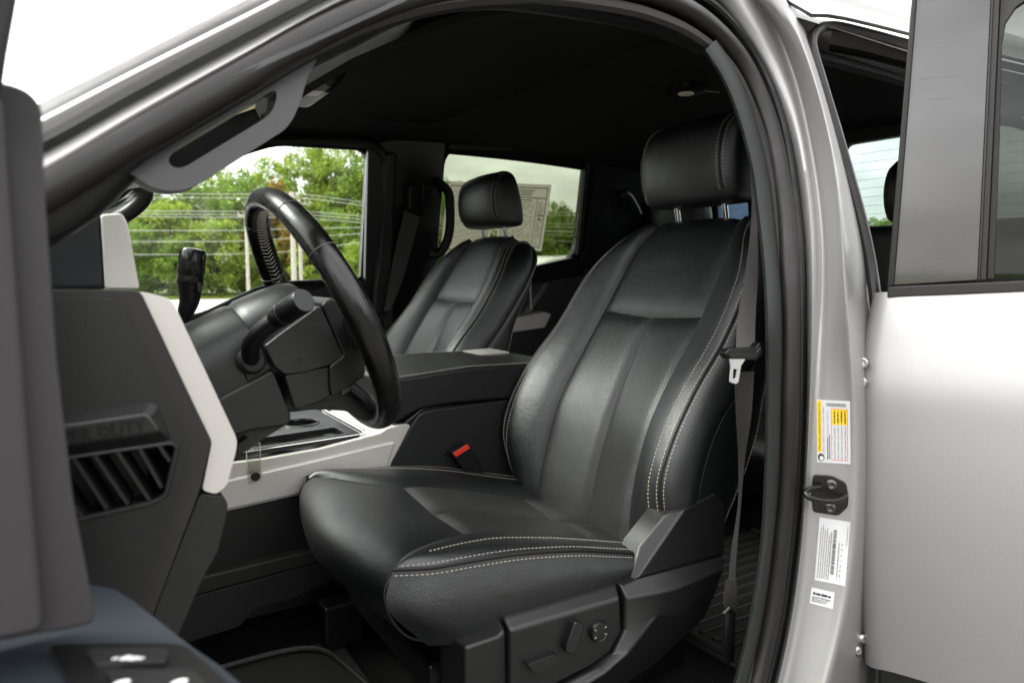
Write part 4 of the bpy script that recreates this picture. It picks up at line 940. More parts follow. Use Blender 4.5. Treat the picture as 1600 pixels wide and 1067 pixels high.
    for s in (-.114, .114):
        for ds in (-.006, 0, .006):
            line = []
            for i in range(60):
                a = math.radians(-62+(62+95)*i/59); c0 = V((1.165, yc+s+ds, 1.888)); d = V((-math.cos(a), 0, math.sin(a)))
                h = tree.ray_cast(c0+d*.4, -d)
                if h[0] is not None: line.append(h[0]+d*.0007)
            if ds: stitches(thr, line, nrm=None)
            else: hb.add(*tube(line, .0022, 6), m=1)
    he = mk('headrest', hb, [LEATHER, PIPE], T, sharp=60)
    for s in (-.07, .07): mk('headrest_post', tube([V((1.197, yc+s, 1.74)), V((1.185, yc+s, 1.80))], .0065, 12), CHROME, he)
    # ---------------- cushion seams
    sh = lambda P: [p+V(((.095*max(0, p.y)), yc, 0)) for p in P]
    J = sp([(.15, .52, 1.226), (.165, .47, 1.235), (.195, .42, 1.243), (.225, .38, 1.248), (.245, .355, 1.243), (.25, .338, 1.222), (.25, .343, 1.188), (.25, .370, 1.147), (.25, .416, 1.125)])
    M = sp([(0, .53, 1.216), (0, .46, 1.234), (0, .39, 1.246), (0, .350, 1.244), (0, .328, 1.229), (0, .319, 1.200), (0, .328, 1.166), (0, .345, 1.137), (0, .40, 1.12)])
    Jb = sp([(.15, .52, 1.226), (.158, .60, 1.206), (.16, .70, 1.178), (.16, .80, 1.150), (.155, .93, 1.12)])
    Mb = sp([(0, .53, 1.216), (0, .60, 1.205), (0, .70, 1.178), (0, .79, 1.152), (0, .93, 1.115)])
    Wf = sp([(.249, .350, 1.247), (.262, .40, 1.243), (.266, .466, 1.240), (.267, .54, 1.234), (.267, .65, 1.216), (.265, .72, 1.198), (.262, .79, 1.180), (.25, .90, 1.155)])
    Wm = sp([(.252, .340, 1.20), (.273, .39, 1.19), (.279, .466, 1.187), (.280, .55, 1.184), (.280, .65, 1.178), (.279, .72, 1.170), (.275, .79, 1.163), (.268, .90, 1.15)])
    Bt = sp([(.251, .40, 1.125), (.268, .44, 1.124), (.274, .50, 1.126), (.276, .56, 1.128), (.276, .65, 1.132), (.275, .72, 1.136), (.270, .80, 1.14), (.255, .90, 1.14)])
    Jall = cat_rom(J, 36)[::-1]+cat_rom(Jb, 40)[1:]
    cu = MB(); ri = MB()
    fr = pil(flip(cat_rom(J, 40)), cat_rom(J, 40), 40, 28, .006, (-.3, 0, 1), 6, (.12, 0), mid=cat_rom(M, 40))
    cu.add(*grid([sh(r) for r in fr]))
    jb, mb_ = cat_rom(Jb, 40), cat_rom(Mb, 40)
    for sgn in (1, -1):
        fl = (lambda X: X) if sgn == 1 else flip
        a1 = pil(fl(mb_[:27]), fl(jb[:27]), 27, 14, .011, (0, 0, 1), 6, (.14, .10)); ri.add(*grid([sh(r) for r in a1]))
        a2 = pil(fl(mb_[26:]), fl(jb[26:]), 14, 14, .012, (0, 0, 1), 4, (.2, 0)); ri.add(*grid([sh(r) for r in a2]))
        # bolster top: from the inner seam to the welt
        inner = cat_rom([p for p in sp([(.243, .358, 1.245), (.222, .385, 1.248), (.192, .425, 1.243), (.165, .47, 1.235), (.15, .52, 1.226), (.158, .60, 1.206), (.16, .70, 1.178), (.16, .80, 1.150), (.157, .90, 1.125)])], 48)
        wl = cat_rom(Wf, 48)
        b = pil(fl(inner), fl(wl), 48, 12, .014, (0, 0, 1), 3, (.08, 0)); cu.add(*grid([sh(r) for r in b]))
        side = loft([sh(fl(Wf)), sh(fl(Wm)), sh(fl(Bt))], 48, 8); cu.add(*side)
        if sgn == -1:
            b0 = [r for r in b]
        stitches(thr, sh(off(colat(b[5:], .62), (0, 0, .001))))
        stitches(thr, sh(off(colat(b[1:], .94), (0, 0, .001))))
        stitches(thr, sh(off(fl(cat_rom(Wf, 60)), (0, sgn*.0065, -.006))))
        cu.add(*tube(sh(off(cat_rom(fl(Wf), 60), (0, sgn*.001, .0005))), .0030, 6), m=1)
        cu.add(*tube(sh(cat_rom(fl(J[4:]), 30)), .0018, 5), m=1)
    und = [sh([V((x, -.24, z)), V((x, 0, z-.012)), V((x, .24, z))]) for x, z in ((.40, 1.125), (.6, 1.115), (.92, 1.11))]
    cu.add(*grid(und))
    cs = mk('seat_cushion', cu, [LEATHER2 if False else LEATHER, PIPE], T, sharp=55)
    mk('cushion_insert', ri, RIDGE, cs, sharp=50)
    # ---------------- base
    bs = MB()
    bs.add(*box((.68, yc, 1.03), (.50, .38, .05))); bs.add(*box((.66, yc-.20, .96), (.56, .05, .09))); bs.add(*box((.66, yc+.20, .96), (.56, .05, .09)))
    bs.add(*box((.47, yc+.20, 1.0), (.04, .05, .17))); bs.add(*box((.47, yc-.18, 1.0), (.04, .05, .17)))
    mk('seat_frame', bs, PLASB, T, bevel=.006)
    mk('thread_seams', thr, THREAD, bk, smooth=False)
    return T
drv = build_seat(1.12, 'black leather seat nearest the open doors, with cream stitching, behind the steering wheel', True)
pas = build_seat(2.02, 'far black leather seat with its headrest in front of the papers on the window', False)

# side shield and switches of the near seat
yv = 1.12-.285
def facets(vd, fs, skirt=.05):
    """faceted moulding: named corners (photo x, photo y, depth offset) and the faces between them"""
    ks = list(vd); v = [onY(px, py, yv+o) for px, py, o in vd.values()]; f = []
    for q in fs:
        idx = [ks.index(k) for k in q.split()]
        n = V((0, 0, 0))
        for i in range(len(idx)): n += v[idx[i]].cross(v[idx[(i+1) % len(idx)]])
        f.append(tuple(idx if n.y < 0 else idx[::-1]))
    cnt = {}
    for q in f:
        for x, y in zip(q, q[1:]+q[:1]): cnt[(x, y)] = 1
    bd = [e for e in cnt if (e[1], e[0]) not in cnt]; nxt = {}; 
    for x in set(i for e in bd for i in e): nxt[x] = len(v); v.append(V((v[x].x, yv+skirt, v[x].z)))
    f += [(y, x, nxt[x], nxt[y]) for x, y in bd]
    return v, f
rec = dict(A2=(982, 909, .008), A0=(1000, 853, .010), A1=(1038, 806, .008), A3=(1060, 796, .006), R0=(994, 905, -.006), R2=(1070, 795, .0), T0=(1117, 771, .002), T1=(1131, 783, .004), T2=(1134, 805, .006), B0=(1132, 866, -.004))
mk('recliner_cover', facets(rec, ['A2 R0 R2 A3 A1 A0', 'R0 B0 T2 T1 T0 R2']), PLAS, drv, bevel=.0055, seg=4)
arm_ = dict(R0=(994, 905.5, -.006), A2=(968, 913, .0), Q0=(978, 934, -.014), G0=(1056, 919, -.028), G1=(1133, 887, -.022), B0=(1132, 866.5, -.004),
    Q1=(976, 985, -.014), Q2=(958, 1020, -.014), Q3=(928, 1043, -.014), Q4=(870, 1074, -.014), Q5=(800, 1122, -.014), G2=(1026, 962, -.028), G3=(982, 1020, -.028), G4=(946, 1051, -.028), G5=(890, 1084, -.028), G6=(850, 1122, -.028),
    H1=(1116, 930, .0), H2=(1102, 964, .008), H3=(1080, 985, .012), H4=(1028, 1034, .014), H5=(960, 1082, .014), H6=(900, 1122, .014))
shield_o = mk('side_shield', facets(arm_, ['A2 Q0 G0 G1 B0 R0', 'Q0 Q1 G2 G0', 'Q1 Q2 G3 G2', 'Q2 Q3 G4 G3', 'Q3 Q4 G5 G4', 'Q4 Q5 G6 G5', 'G0 G2 H2 H1 G1', 'G2 G3 H4 H3 H2', 'G3 G4 H5 H4', 'G4 G5 G6 H6 H5']), PLAS, drv, bevel=.0045, seg=4)
pan = dict(P0=(787, 963, .004), P1=(964, 910, .004), P2=(970, 934, -.016), P3=(797, 985, -.016), P4=(972, 985, -.016), P5=(954, 1018, -.016), P6=(925, 1040, -.016), P7=(866, 1071, -.016), P8=(797, 1122, -.016))
mk('switch_panel', facets(pan, ['P0 P1 P2 P3', 'P3 P2 P4 P5 P6 P7 P8']), PLAS, shield_o, bevel=.006, seg=4)
blk = dict(K0=(688, 989, .05), K1=(781, 965, .004), K2=(779, 994, -.016), K3=(727, 1010, -.016), K4=(727, 1122, -.016), K5=(779, 1122, -.016), K6=(690, 1122, .05), K7=(791, 986, -.010), K8=(793, 1122, -.010))
mk('shield_front_block', facets(blk, ['K0 K1 K7 K2 K3', 'K3 K2 K5 K4', 'K0 K3 K4 K6', 'K2 K7 K8 K5']), PLAS, shield_o, bevel=.006, seg=4)
k0 = onY(932, 983, yv-.0155)
mk('lumbar_knob', lathe(k0, (0, -1, 0), [(.0165, 0), (.0165, .007), (.0150, .010), (.0145, .0095), (.010, .0098)], 28), SWITCH, shield_o)
for da in (-.5, .5, 2.6, 3.7): mk('knob_mark', prism([k0+V((math.cos(da)*r_, -.0105, math.sin(da)*r_)) + V((-math.sin(da)*w_, 0, math.cos(da)*w_)) for r_, w_ in ((.0095, -.0007), (.0135, -.0007), (.0135, .0007), (.0095, .0007))], (0, .001, 0)), GREYINK, shield_o, smooth=False)
mk('recline_switch', prism(roundpoly([onY(px, py, yv-.030) for px, py in ([(899, 971), (914, 974), (912, 985), (899, 1024), (885, 1020), (886, 1006)])], .004), (0, .018, 0)), SWITCH, shield_o, bevel=.004)
mk('slide_switch', prism(roundpoly([onY(px, py, yv-.030) for px, py in ([(824, 1038), (866, 1022), (876, 1025), (873, 1037), (838, 1053)])], .004), (0, .018, 0)), SWITCH, shield_o, bevel=.004)
# passenger side shield of the far seat is hidden; its near side gets a plain one
mk('side_shield', prism(roundpoly([V((x, 2.02-.285, z)) for x, z in ((.42, 1.10), (.9, 1.16), (.98, 1.22), (1.0, 1.12), (.9, 1.0), (.42, 1.0))], .02), (0, .03, 0)), PLAS, pas, bevel=.006)
# buckle
bp = [onY(x, y, 1.362) for x, y in ((706, 708), (731, 692), (759, 735), (735, 748))]
mid = sum(bp, V((0, 0, 0)))/4; e1 = (bp[1]-bp[0]).normalized(); e2 = (bp[3]-bp[0]).normalized()
b0 = mk('buckle', prism(roundpoly([bp[0], bp[1], bp[2], bp[3]], .004), (0, .026, 0)), PLASB, drv, bevel=.004)
mk('release_button', prism(roundpoly([bp[0]+e2*.001+e1*.002, bp[1]+e2*.001-e1*.002, bp[1]+e2*.013-e1*.002, bp[0]+e2*.013+e1*.002], .002), (0, -.002, 0)), RED, b0, bevel=.001)
mk('buckle_plate', prism(roundpoly([mid-e1*.008-e2*.002, mid+e1*.008-e2*.002, mid+e1*.009+e2*.014, mid-e1*.007+e2*.014], .002), (0, -.0012, 0)), PLASGL, b0)
mk('buckle_stalk', tube([mid+e2*.03, mid+e2*.09+V((.01, 0, -.01))], .008, 8, flat=(V((0, 1, 0)), .4)), PLASB, b0)

# rear bench
rb = thing('rear_bench_seat', 'black rear bench seat below the back window, seen between the pillar and open rear door', 'car seat', (1.95, 1.55, .95))
def xz(L, y): return [V((x, y, z)) for x, z in L]
mk('seat_cushion', prism(roundpoly(xz([(1.55, 1.17), (1.60, 1.22), (2.02, 1.18), (2.02, 1.02), (1.58, 1.05)], .80), .04), (0, 1.55, 0)), LEATHER, rb, bevel=.02)
for ya, yb in ((.80, 1.40), (1.402, 1.78), (1.782, 2.36)):
    mk('backrest', prism(roundpoly(xz([(1.95, 1.15), (2.05, 1.77), (2.08, 1.795), (2.13, 1.78), (2.06, 1.15)], ya), .02), (0, yb-ya, 0)), LEATHER, rb, bevel=.022)
# rear headrests share the mesh of the front ones
def head_copy(src, parent, dx, dy, dz):
    c = src.copy(); COL.objects.link(c); c.parent = parent
    c.location = (ORG[src.name]+V((dx, dy, dz)))-ORG[parent.name]
    for ch in src.children:
        q = ch.copy(); COL.objects.link(q); q.parent = c
    return c
hsrc = [o for o in drv.children if o.name.startswith('headrest')][0]
for yy in (1.07, 2.06): head_copy(hsrc, rb, 2.05-1.15, yy-1.12, .0)
# ------------------------------------------------------------------ seat belts
def strap(A, B, m, name, parent, t=.0014):
    a, b = cat_rom(A, 60), cat_rom(B, 60); rows = [[p.lerp(q, k/4) for k in range(5)] for p, q in zip(a, b)]
    return mk(name, thick(grid(rows), t), m, parent)
SB = thing('seat_belt', 'grey seat belt with a metal tongue hanging between the near seat and the silver pillar', 'seat belt', tuple(onY(1140, 1030, .74)))
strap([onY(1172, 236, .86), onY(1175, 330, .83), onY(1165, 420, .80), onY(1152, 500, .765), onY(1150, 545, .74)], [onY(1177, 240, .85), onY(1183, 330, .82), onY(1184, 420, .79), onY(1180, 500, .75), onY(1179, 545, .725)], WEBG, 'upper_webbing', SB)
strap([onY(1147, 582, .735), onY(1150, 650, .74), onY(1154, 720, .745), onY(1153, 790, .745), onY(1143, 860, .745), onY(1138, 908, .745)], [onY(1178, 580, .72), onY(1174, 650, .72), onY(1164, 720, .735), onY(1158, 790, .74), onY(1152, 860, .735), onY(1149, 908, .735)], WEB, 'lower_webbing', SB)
ltc = mk('latch_plate', prism(roundpoly([onY(px, py, .705) for px, py in ((1133, 552), (1140, 545), (1182, 543), (1188, 535), (1195, 538), (1193, 556), (1180, 563), (1140, 562))], .003), (0, .014, 0)), PLASB, SB, bevel=.004)
mk('latch_grip', prism(roundpoly([onY(px, py, .702) for px, py in ((1140, 553), (1182, 550), (1190, 541), (1193, 552), (1178, 561), (1141, 560))], .003), (0, .01, 0)), PLASB, ltc, bevel=.003)
tongue_o = [onY(px, py, .703) for px, py in ((1141, 561), (1165, 561), (1158, 571), (1154, 597), (1150, 600), (1141, 597), (1143, 574))]
mk('metal_tongue', plate(roundpoly(tongue_o, .002), [roundpoly([onY(px, py, .703) for px, py in ((1146, 576), (1153, 577), (1151, 592), (1145, 591))], .001)], (0, .0025, 0)), TONGUE, ltc, bevel=.0006)
an = mk('anchor_boot', tube(cat_rom([onY(1140, 955, .74), onY(1139, 985, .74), onY(1138, 1030, .745)], 12), [.0125]*12, 14, flat=(V((0, 1, 0)), .6)), PLASB, SB)
strap([onY(1134, 905, .745), onY(1130, 935, .744), onY(1133, 962, .742)], [onY(1150, 903, .735), onY(1150, 935, .735), onY(1147, 962, .74)], WEB, 'folded_webbing', SB, .004)
mk('anchor_link', tube([onY(1130, 958, .735), onY(1138, 950, .733), onY(1148, 958, .735)], .003, 8), BLACKMET, an)
PB = thing('seat_belt', 'dark seat belt running down the far pillar behind the far seat', 'seat belt', tuple(FA(600, 500, -.06)))
strap(FC([(632, 330), (622, 370), (610, 430), (598, 500)], -.105), FC([(657, 334), (645, 380), (628, 440), (606, 492)], -.11), WEBG, 'webbing', PB)
mk('belt_guide', prism(roundpoly(FC([(640, 288), (660, 288), (662, 330), (640, 336)], -.10), .01), (0, .03, 0)), PLASB, PB, bevel=.008)
mk('guide_loop', tube(cat_rom(FC([(628, 330), (634, 326), (648, 334), (662, 336), (664, 328)], -.12), 16), .006, 8), PLASB, PB)
mk('belt_tongue', prism(roundpoly(FC([(598, 488), (610, 484), (600, 500), (592, 504)], -.115), .004), (0, .02, 0)), PLASB, PB, bevel=.004)
# ------------------------------------------------------------------ papers taped inside the far rear window
def paper(name, label, P, border, seed):
    q = [FA(px, py, .044) for px, py in P]          # tl, tr, br, bl
    T = thing(name, label, 'paper', tuple(q[3]), 'papers on the far window')
    b = mk('sheet', prism([q[0], q[1], q[2], q[3]], (0, .0006, 0)), SHEET, T, smooth=False)
    def at(u, v, o): return (q[0].lerp(q[1], u)).lerp(q[3].lerp(q[2], u), v)+V((0, -o, 0))
    def cell(mb, u0, v0, u1, v1, o=.0008): mb.add([at(u0, v0, o), at(u1, v0, o), at(u1, v1, o), at(u0, v1, o)], [(0, 3, 2, 1)])
    bl = MB(); w = .012
    for r in ((.06, .05, .94, .05+w), (.06, .95-w, .94, .95), (.06, .05, .06+w*1.3, .95), (.94-w*1.3, .05, .94, .95)): cell(bl, *r)
    if border: 
        for r in ((.06, .20, .94, .212), (.74, .21, .752, .95)): cell(bl, *r)
    mk('border_lines', bl, BLUEINK if border else mat('tan_print', (.40, .33, .25), .7), b, smooth=False)
    r = random.Random(seed); pr = MB()
    if border:
        for v, w_ in ((.09, .34), (.115, .26), (.14, .22), (.165, .25)): cell(pr, .5-w_/2, v, .5+w_/2, v+.012)
        cell(pr, .30, .235, .62, .25)
        v = .27
        while v < .9:
            u = .10
            while u < .70:
                l = r.uniform(.02, .09); cell(pr, u, v, min(u+l, .70), v+.006); u += l+r.uniform(.01, .05)+(.1 if r.random() < .2 else 0)
            if v < .5 or r.random() < .5: cell(pr, .78, v, r.uniform(.84, .92), v+.006)
            v += .0165
        c = [at(.84+.03*math.cos(i*.524), .52+.022*math.sin(i*.524), .001) for i in range(12)]; pr.add(c, [tuple(reversed(range(12)))])
        cell(pr, .78, .45, .92, .465)
    else:
        v = .12
        while v < .90:
            u = .12
            while u < .88:
                l = r.uniform(.02, .12); cell(pr, u, v, min(u+l, .88), v+.005); u += l+r.uniform(.008, .03)
            v += .020 if r.random() < .8 else .045
    mk('print', pr, SHEETINK, b, smooth=False)
paper('window_sheet', 'tan bordered paper sheet on the far window, mostly behind the headrest', [(701, 283), (772, 287), (765, 380), (687, 400)], False, 5)
paper('window_sheet', 'larger paper sheet with blue ruled border on the far window, right of the headrest', [(786, 286), (862, 289), (846, 393), (774, 384)], True, 9)
# ------------------------------------------------------------------ sun visor
SV = thing('sun_visor', 'black sun visor with a yellow printed label seen through the grab handle', 'sun visor', tuple(onY(390, 160, 1.12)))
vb = mk('visor_board', prism(roundpoly([onY(px, py, 1.14) for px, py in ((258, 272), (268, 222), (345, 160), (425, 120), (432, 165), (400, 192), (300, 262))], .01), (0, .03, .01)), HEAD, SV, bevel=.006)
q = [onY(px, py, 1.135) for px, py in ((352, 166), (430, 128), (424, 160), (354, 185))]
lb = mk('visor_label', prism(q, (0, .002, 0)), BEIGE, vb, smooth=False)
pr = MB()
for i in range(7):
    for j in range(6):
        u0 = .05+j*.155; v0 = .12+i*.12
        def at(u, v): return q[0].lerp(q[1], u).lerp(q[3].lerp(q[2], u), v)+V((0, -.0006, 0))
        pr.add([at(u0, v0), at(u0+.13, v0), at(u0+.13, v0+.04), at(u0, v0+.04)], [(0, 3, 2, 1)])
mk('print', pr, GREYINK, lb, smooth=False)
# ------------------------------------------------------------------ floor mats
def matgrid(x0, x1, y0, y1, z): return [V((x0, y0, z)), V((x1, y0, z)), V((x1, y1, z)), V((x0, y1, z))]
FM = mk('floor_mat', prism(roundpoly(matgrid(1.02, 1.62, .76, 1.30, .905), .04), (0, 0, .012)), MATRUB, TR and None, bevel=.004, label='ribbed black rubber mat on the floor behind the near seat', cat='floor mat', group='floor mats')
rg = MB()
for i in range(15): rg.add(*box((1.32, .79+i*.034, .920), (.54, .012, .008)))
mk('mat_ribs', rg, MATRUB, FM, bevel=.002)
rg = MB()
for a, b in (((1.03, .77), (1.61, .77)), ((1.61, .77), (1.61, 1.29)), ((1.03, .77), (1.03, 1.29))): rg.add(*tube([V((*a, .922)), V((*b, .922))], .008, 8))
mk('mat_rim', rg, MATRUB, FM)
F2 = mk('floor_mat', prism(roundpoly(matgrid(-.15, .42, .80, 1.34, .905), .05), (0, 0, .012)), MATRUB, None, bevel=.004, label='black rubber mat with a raised rim in the front footwell below the steering wheel', cat='floor mat', group='floor mats')
mk('mat_rim', tube(cat_rom([V((.42, .82, .915)), V((.42, 1.0, .918)), V((.40, 1.2, .92)), V((.36, 1.31, .925)), V((.1, 1.33, .925)), V((-.15, 1.33, .925))], 40), .005, 8), MATRUB, F2)
if 0: mk('seat_rail_cover', prism([V((.62, .80, .90)), V((.98, .80, .90)), V((.98, .86, .94)), V((.62, .86, .94))], (0, .02, .015)), PLASB, TR, bevel=.006)
# ------------------------------------------------------------------ outside: trees, poles, wires, grass, a parked vehicle
def leafmat(name, c1, c2, c3):
    m = bpy.data.materials.new(name); m.use_nodes = True; t = m.node_tree; b = t.nodes['Principled BSDF']
    g = nd(t, 'ShaderNodeNewGeometry'); r = nd(t, 'ShaderNodeValToRGB'); r.color_ramp.elements[0].color = (*c1, 1); r.color_ramp.elements[1].color = (*c3, 1)
    e_ = r.color_ramp.elements.new(.5); e_.color = (*c2, 1)
    t.links.new(g.outputs['Random Per Island'], r.inputs[0]); t.links.new(r.outputs[0], b.inputs['Base Color'])
    b.inputs['Roughness'].default_value = .55; b.inputs['Specular IOR Level'].default_value = .3
    tr = nd(t, 'ShaderNodeBsdfTranslucent'); mxs = nd(t, 'ShaderNodeMixShader'); mxs.inputs[0].default_value = .45
    t.links.new(r.outputs[0], tr.inputs[0]); t.links.new(b.outputs[0], mxs.inputs[1]); t.links.new(tr.outputs[0], mxs.inputs[2])
    t.links.new(mxs.outputs[0], t.nodes['Material Output'].inputs[0]); return m
LG = [leafmat('leaves_light', (.15, .24, .025), (.25, .345, .045), (.36, .43, .075)), leafmat('leaves_mid', (.09, .17, .025), (.17, .265, .04), (.28, .37, .06)), leafmat('leaves_autumn', (.30, .13, .02), (.24, .17, .025), (.12, .15, .025))]
BARK = mat('bark', (.09, .07, .05), .9, spec=.1, bump=[(20, .6, .02)])
def crown(w, h, n, seed, base):
    """leaf sized faces in clumps through the crown"""
    r = random.Random(seed); v = []; f = []
    for c in range(n):
        while True:
            p = V((r.uniform(-1, 1), r.uniform(-1, 1), r.uniform(-1, 1)))
            if .35 < p.length < 1 or (p.length < 1 and r.random() < .25): break
        k = 1-.25*max(0, p.z); cc = V((p.x*w*k, p.y*w*k, base+(p.z*.5+.5)*h)); rad = r.uniform(.5, 1.1)*w*.30
        for i in range(r.randint(80, 120)):
            d = V((r.gauss(0, 1), r.gauss(0, 1), r.gauss(0, .8))).normalized()*(rad*r.random()**.4)
            o = cc+d; s = r.uniform(.08, .19); a = V((r.gauss(0, 1), r.gauss(0, 1), r.gauss(0, 1))).normalized(); b = a.orthogonal().normalized()
            q = a.cross(b); k0 = len(v); v += [o-b*s, o-q*s*.5, o+b*s, o+q*s*.5]; f.append((k0, k0+1, k0+2, k0+3))
    return v, f
PROTO = []
def tree_proto(w, h, trunk, n, seed, lm):
    """a prototype that is used as the first tree itself"""
    r = random.Random(seed); e = thing('tree', 'x', 'tree', (0, 0, 0))
    mb = MB(); top = V((r.uniform(-.3, .3), r.uniform(-.3, .3), trunk+h*.75))
    mb.add(*tube(cat_rom([V((0, 0, -.1)), V((r.uniform(-.1, .1), 0, trunk*.6)), top], 14), [.24-.014*i for i in range(14)], 8))
    for i in range(7):
        z = trunk*.7+h*.5*i/7; a = r.uniform(0, 6.28); mb.add(*tube(cat_rom([V((0, 0, z)), V((math.cos(a)*w*.3, math.sin(a)*w*.3, z+h*.12)), V((math.cos(a)*w*.7, math.sin(a)*w*.7, z+h*.22))], 8), [.09-.009*j for j in range(8)], 6))
    mk('trunk', mb, BARK, e); v, f = crown(w, h, n, seed, trunk); mk('crown', (v, f), lm, e, smooth=False)
    return e
kinds = [tree_proto(2.6, 10.4, .8, 130, 1, LG[0]), tree_proto(3.0, 7.9, .2, 125, 2, LG[1]), tree_proto(2.2, 5.8, .1, 90, 3, LG[0]), tree_proto(2.0, 7.1, .2, 80, 4, LG[2]), tree_proto(2.9, 9.1, .3, 135, 5, LG[1])]
kh = [11.2, 8.1, 5.9, 7.3, 9.4]
used = [False]*5
def put_tree(k, px, dist, top_py, label, rot=0, s=None):
    e = kinds[k]
    if used[k]: e = copy_tree(e)
    used[k] = True
    d = ray(px, 430); d = V((d.x, d.y, 0)).normalized(); p = d*dist
    zt_ = (ray(px, top_py)*(dist/(ray(px, top_py).xy.length))).z+H
    e.location = (p.x, p.y, 0); k_ = (zt_/kh[k]) if s is None else s
    e.scale = (max(k_, .75)*rnd.uniform(.92, 1.1), max(k_, .75), k_); e.rotation_euler = (0, 0, rot); e['label'] = label; e['group'] = 'trees along the road'
    return e
def inv_scale(): pass
TL = [ (1, 196, 58, 300, 'mid green tree at the left end of the row, beside the instrument hood'), (4, 232, 62, 290, 'mid green tree rising above the gear lever knob'),
 (2, 265, 54, 318, 'small light green tree low behind the power lines'), (1, 300, 60, 283, 'dark bushy tree left of the pale wooden pole'), (0, 345, 66, 262, 'light green tree under the white gap of sky'),
 (4, 382, 58, 268, 'mid green tree behind the single thin pole'), (0, 425, 68, 250, 'pale feathery tree left of the tall one'), (3, 432, 56, 290, 'orange tinged autumn tree seen above the steering wheel rim'), (3, 456, 52, 345, 'small orange shrub like tree between the two poles and rim'),
 (0, 492, 62, 205, 'tallest light green tree, its top cut by the window edge'), (0, 540, 60, 222, 'tall yellow green tree next to the window pillar'), (1, 520, 55, 330, 'dark round tree in front of the tall ones'), (4, 572, 60, 250, 'mid green tree beside the black window pillar'),
 (2, 340, 52, 345, 'low light green tree in front of the row'), (1, 220, 53, 352, 'low dark green tree at the road edge by the gear lever'), (2, 410, 52, 372, 'low bushy tree behind the steering wheel hub'), (2, 480, 51, 385, 'low bushy tree under the pair of poles'), (1, 290, 52, 370, 'low dark tree behind the knob of the gear lever'), (2, 558, 51, 380, 'low pale tree in the lower window corner'),
 (1, 700, 60, 286, 'dark tree seen through the assist handle opening'), (4, 740, 62, 330, 'tree mostly hidden by the far headrest'), (2, 800, 60, 345, 'tree hidden behind the paper sheets'), (4, 868, 58, 318, 'round topped tree right of the paper sheets'), (1, 893, 60, 345, 'lower tree at the right edge of the far rear window'), (1, 850, 55, 372, 'low tree above the white vehicle roof'), (2, 925, 64, 340, 'tree behind the rear pillar'),
 (1, 1020, 60, 345, 'tree seen between the near headrest posts'), (1, 1395, 80, 340, 'distant tree low in the back window'), (4, 1360, 85, 342, 'distant tree at the lower left of the back window'), (1, 150, 60, 300, 'tree hidden by the instrument hood'), (4, 110, 62, 310, 'tree behind the dashboard end')]
for i, (k, px, d, ty, lab) in enumerate(TL): put_tree(k, px, d, ty, lab, i*1.7)
# grass verge
gr = MB(); r = random.Random(3)
for i in range(26000):
    x = r.uniform(-6, 60); y = 47+r.random()**1.3*9; h_ = r.uniform(.06, .22); a = r.uniform(0, 3.14); w_ = .03; p = V((x, y, 0)); t_ = V((math.cos(a)*w_, math.sin(a)*w_, 0))
    gr.add([p-t_, p+t_, p+V((r.uniform(-.05, .05), 0, h_))], [(0, 1, 2)])
mk('grass', gr, mat('grass_blades', (.16, .20, .035), .8, spec=.1, noise=(.4, .7, 1.3)), smooth=False, kind='stuff', label='short yellow green grass along the far road edge', cat='grass')
# unseen wood, added behind the camera to darken what near surfaces reflect
wd = MB(); r = random.Random(11)
for i in range(9000):
    a = math.radians(r.uniform(95, 212)); d = r.uniform(24, 30); z = 8.5*r.random()**.8*(.75+.25*math.sin(a*9)); s = r.uniform(.25, .7); o = V((math.sin(a)*d, math.cos(a)*d, z))
    n = V((r.gauss(0, 1), r.gauss(0, 1), r.gauss(0, 1))).normalized(); b = n.orthogonal().normalized(); q = n.cross(b); wd.add([o-b*s, o-q*s*.6, o+b*s, o+q*s*.6], [(0, 1, 2, 3)])
mk('unseen_wood', wd, mat('added_foliage', (.045, .075, .02), .8, spec=.2), None, smooth=False, label='unseen dark wood added behind the camera to darken the near side', cat='wood', kind='stuff')
# poles and wires
def pole(px, top, dist, rad, label):
    d = ray(px, 430); d = V((d.x, d.y, 0)).normalized(); p = d*dist; zt_ = (ray(px, top)*(dist/ray(px, top).xy.length)).z+H
    T = thing('utility_pole', label, 'pole', (p.x, p.y, 0), 'poles along the road')
    mk('post', tube([p+V((0, 0, -.1)), p+V((0, 0, zt_))], [rad, rad*.85], 12), mat('pale_pole', (.42, .39, .34), .8, noise=(8, .8, 1.15)), T)
    a = MB(); a.add(*box(p+V((0, 0, zt_-.25)), (.9, .08, .09)))
    for s in (-.4, 0, .4): a.add(*lathe(p+V((s, 0, zt_-.2)), (0, 0, 1), [(.03, 0), (.045, .06), (.02, .14)], 8))
    mk('crossarm', a, mat('pale_pole', (0, 0, 0)), T)
    return p, zt_
pole(387.5, 331, 44, .10, 'thin pale pole standing behind the left arc of the steering wheel rim')
pole(459.5, 300, 46, .16, 'thicker of the two close poles behind the steering wheel')
pole(470.5, 312, 47, .11, 'slimmer pole just right of the thicker one')
wires = [(301, 303, 320), (307, 309, 325), (328, 330, 339), (333, 335, 344), (360, 357, 352), (378, 372, 358), (398, 392, 368), (337, 340, 350)]
for i, (ya, yb2, yc_) in enumerate(wires):
    P_ = []
    for px, py in ((60, ya), (385, (ya+yb2)/2+1.5), (462, yb2), (640, yc_+4), (1000, yc_+14)):
        d = ray(px, py); P_.append(EYE+d*(45.0/d.y))
    mk('power_line', tube(cat_rom(P_, 40), .013, 5), mat('wire_grey', (.6, .6, .56), .6), None, label=('highest', 'second highest', 'third', 'fourth', 'sixth', 'seventh', 'lowest', 'fifth')[i]+' power line from the top, crossing in front of the trees', cat='power line', group='power lines')
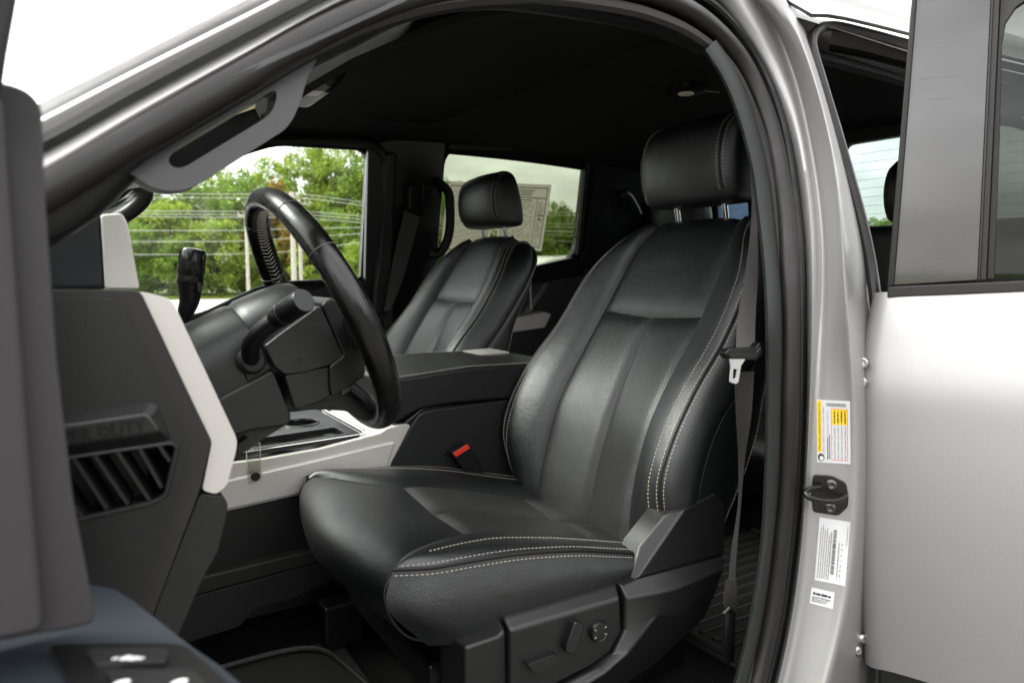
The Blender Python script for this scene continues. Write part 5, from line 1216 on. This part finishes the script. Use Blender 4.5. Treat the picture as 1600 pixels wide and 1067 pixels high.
# white vehicle outside the far rear window
PC = thing('parked_suv', 'white parked vehicle whose curved roof shows through the far rear window', 'car', (0, 0, 0))
c0 = EYE+ray(852, 425)*(8.5/ray(852, 425).y); c0.z = 0
PC.location = c0; ORG[PC.name] = c0
def cx(L, y): return [c0+V((x, y, z)) for x, z in L]
prof = [(-1.1, .45), (-1.15, .9), (-1.05, 1.12), (-.75, 1.25), (-.30, 1.66), (.1, 1.86), (.8, 1.93), (2.2, 1.90), (2.9, 1.75), (3.2, 1.1), (3.2, .45)]
mk('body', prism(roundpoly(cx(prof, 0), .12), (0, 1.85, 0)), WHITEP, PC, bevel=.06)
mk('side_window', prism(roundpoly(cx([(-.42, 1.30), (-.05, 1.68), (.25, 1.78), (1.2, 1.80), (1.2, 1.28)], -.012), .05), (0, .02, 0)), PLASGL, PC, bevel=.004)
mk('side_window', prism(roundpoly(cx([(1.28, 1.28), (1.28, 1.80), (2.3, 1.78), (2.6, 1.35)], -.012), .05), (0, .02, 0)), PLASGL, PC, bevel=.004)
for x in (-.35, 2.3):
    w = mk('wheel', lathe(c0+V((x, -.05, .36)), (0, 1, 0), [(.2, 0), (.34, .0), (.36, .05), (.36, .18), (.34, .22)], 28), RUBBER, PC)
    mk('rim', lathe(c0+V((x, -.07, .36)), (0, 1, 0), [(.05, -.01), (.2, 0), (.21, .03)], 24), STEEL, w)
# blue dealer banner behind the back window
bpz = [EYE+ray(px, py)*(9.0/ray(px, py).x) for px, py in ((1075, 300), (1168, 300), (1172, 362), (1077, 362))]
BN = thing('banner', 'blue banner with white letters seen through the back window under the near headrest', 'banner', tuple((bpz[2]+bpz[3])/2))
mk('cloth', prism(bpz, (.02, 0, 0)), mat('blue_banner', (.018, .045, .11), .6), BN, smooth=False)
al_ = (bpz[2]-bpz[3]).normalized(); 
ln = onX(1090, 358, 8.99)
mk('lettering', textgeo('USED', (ln, al_, V((0, 0, 1))), width=(onX(1128, 352, 8.99)-ln).length, size=.17), PAPER, BN, smooth=False)
for k in (0, 1):
    q_ = bpz[k*1]; mk('banner_post', tube([V((q_.x+.05, q_.y, 0)), V((q_.x+.05, q_.y, q_.z+.1))], .03, 10), STEEL, BN)
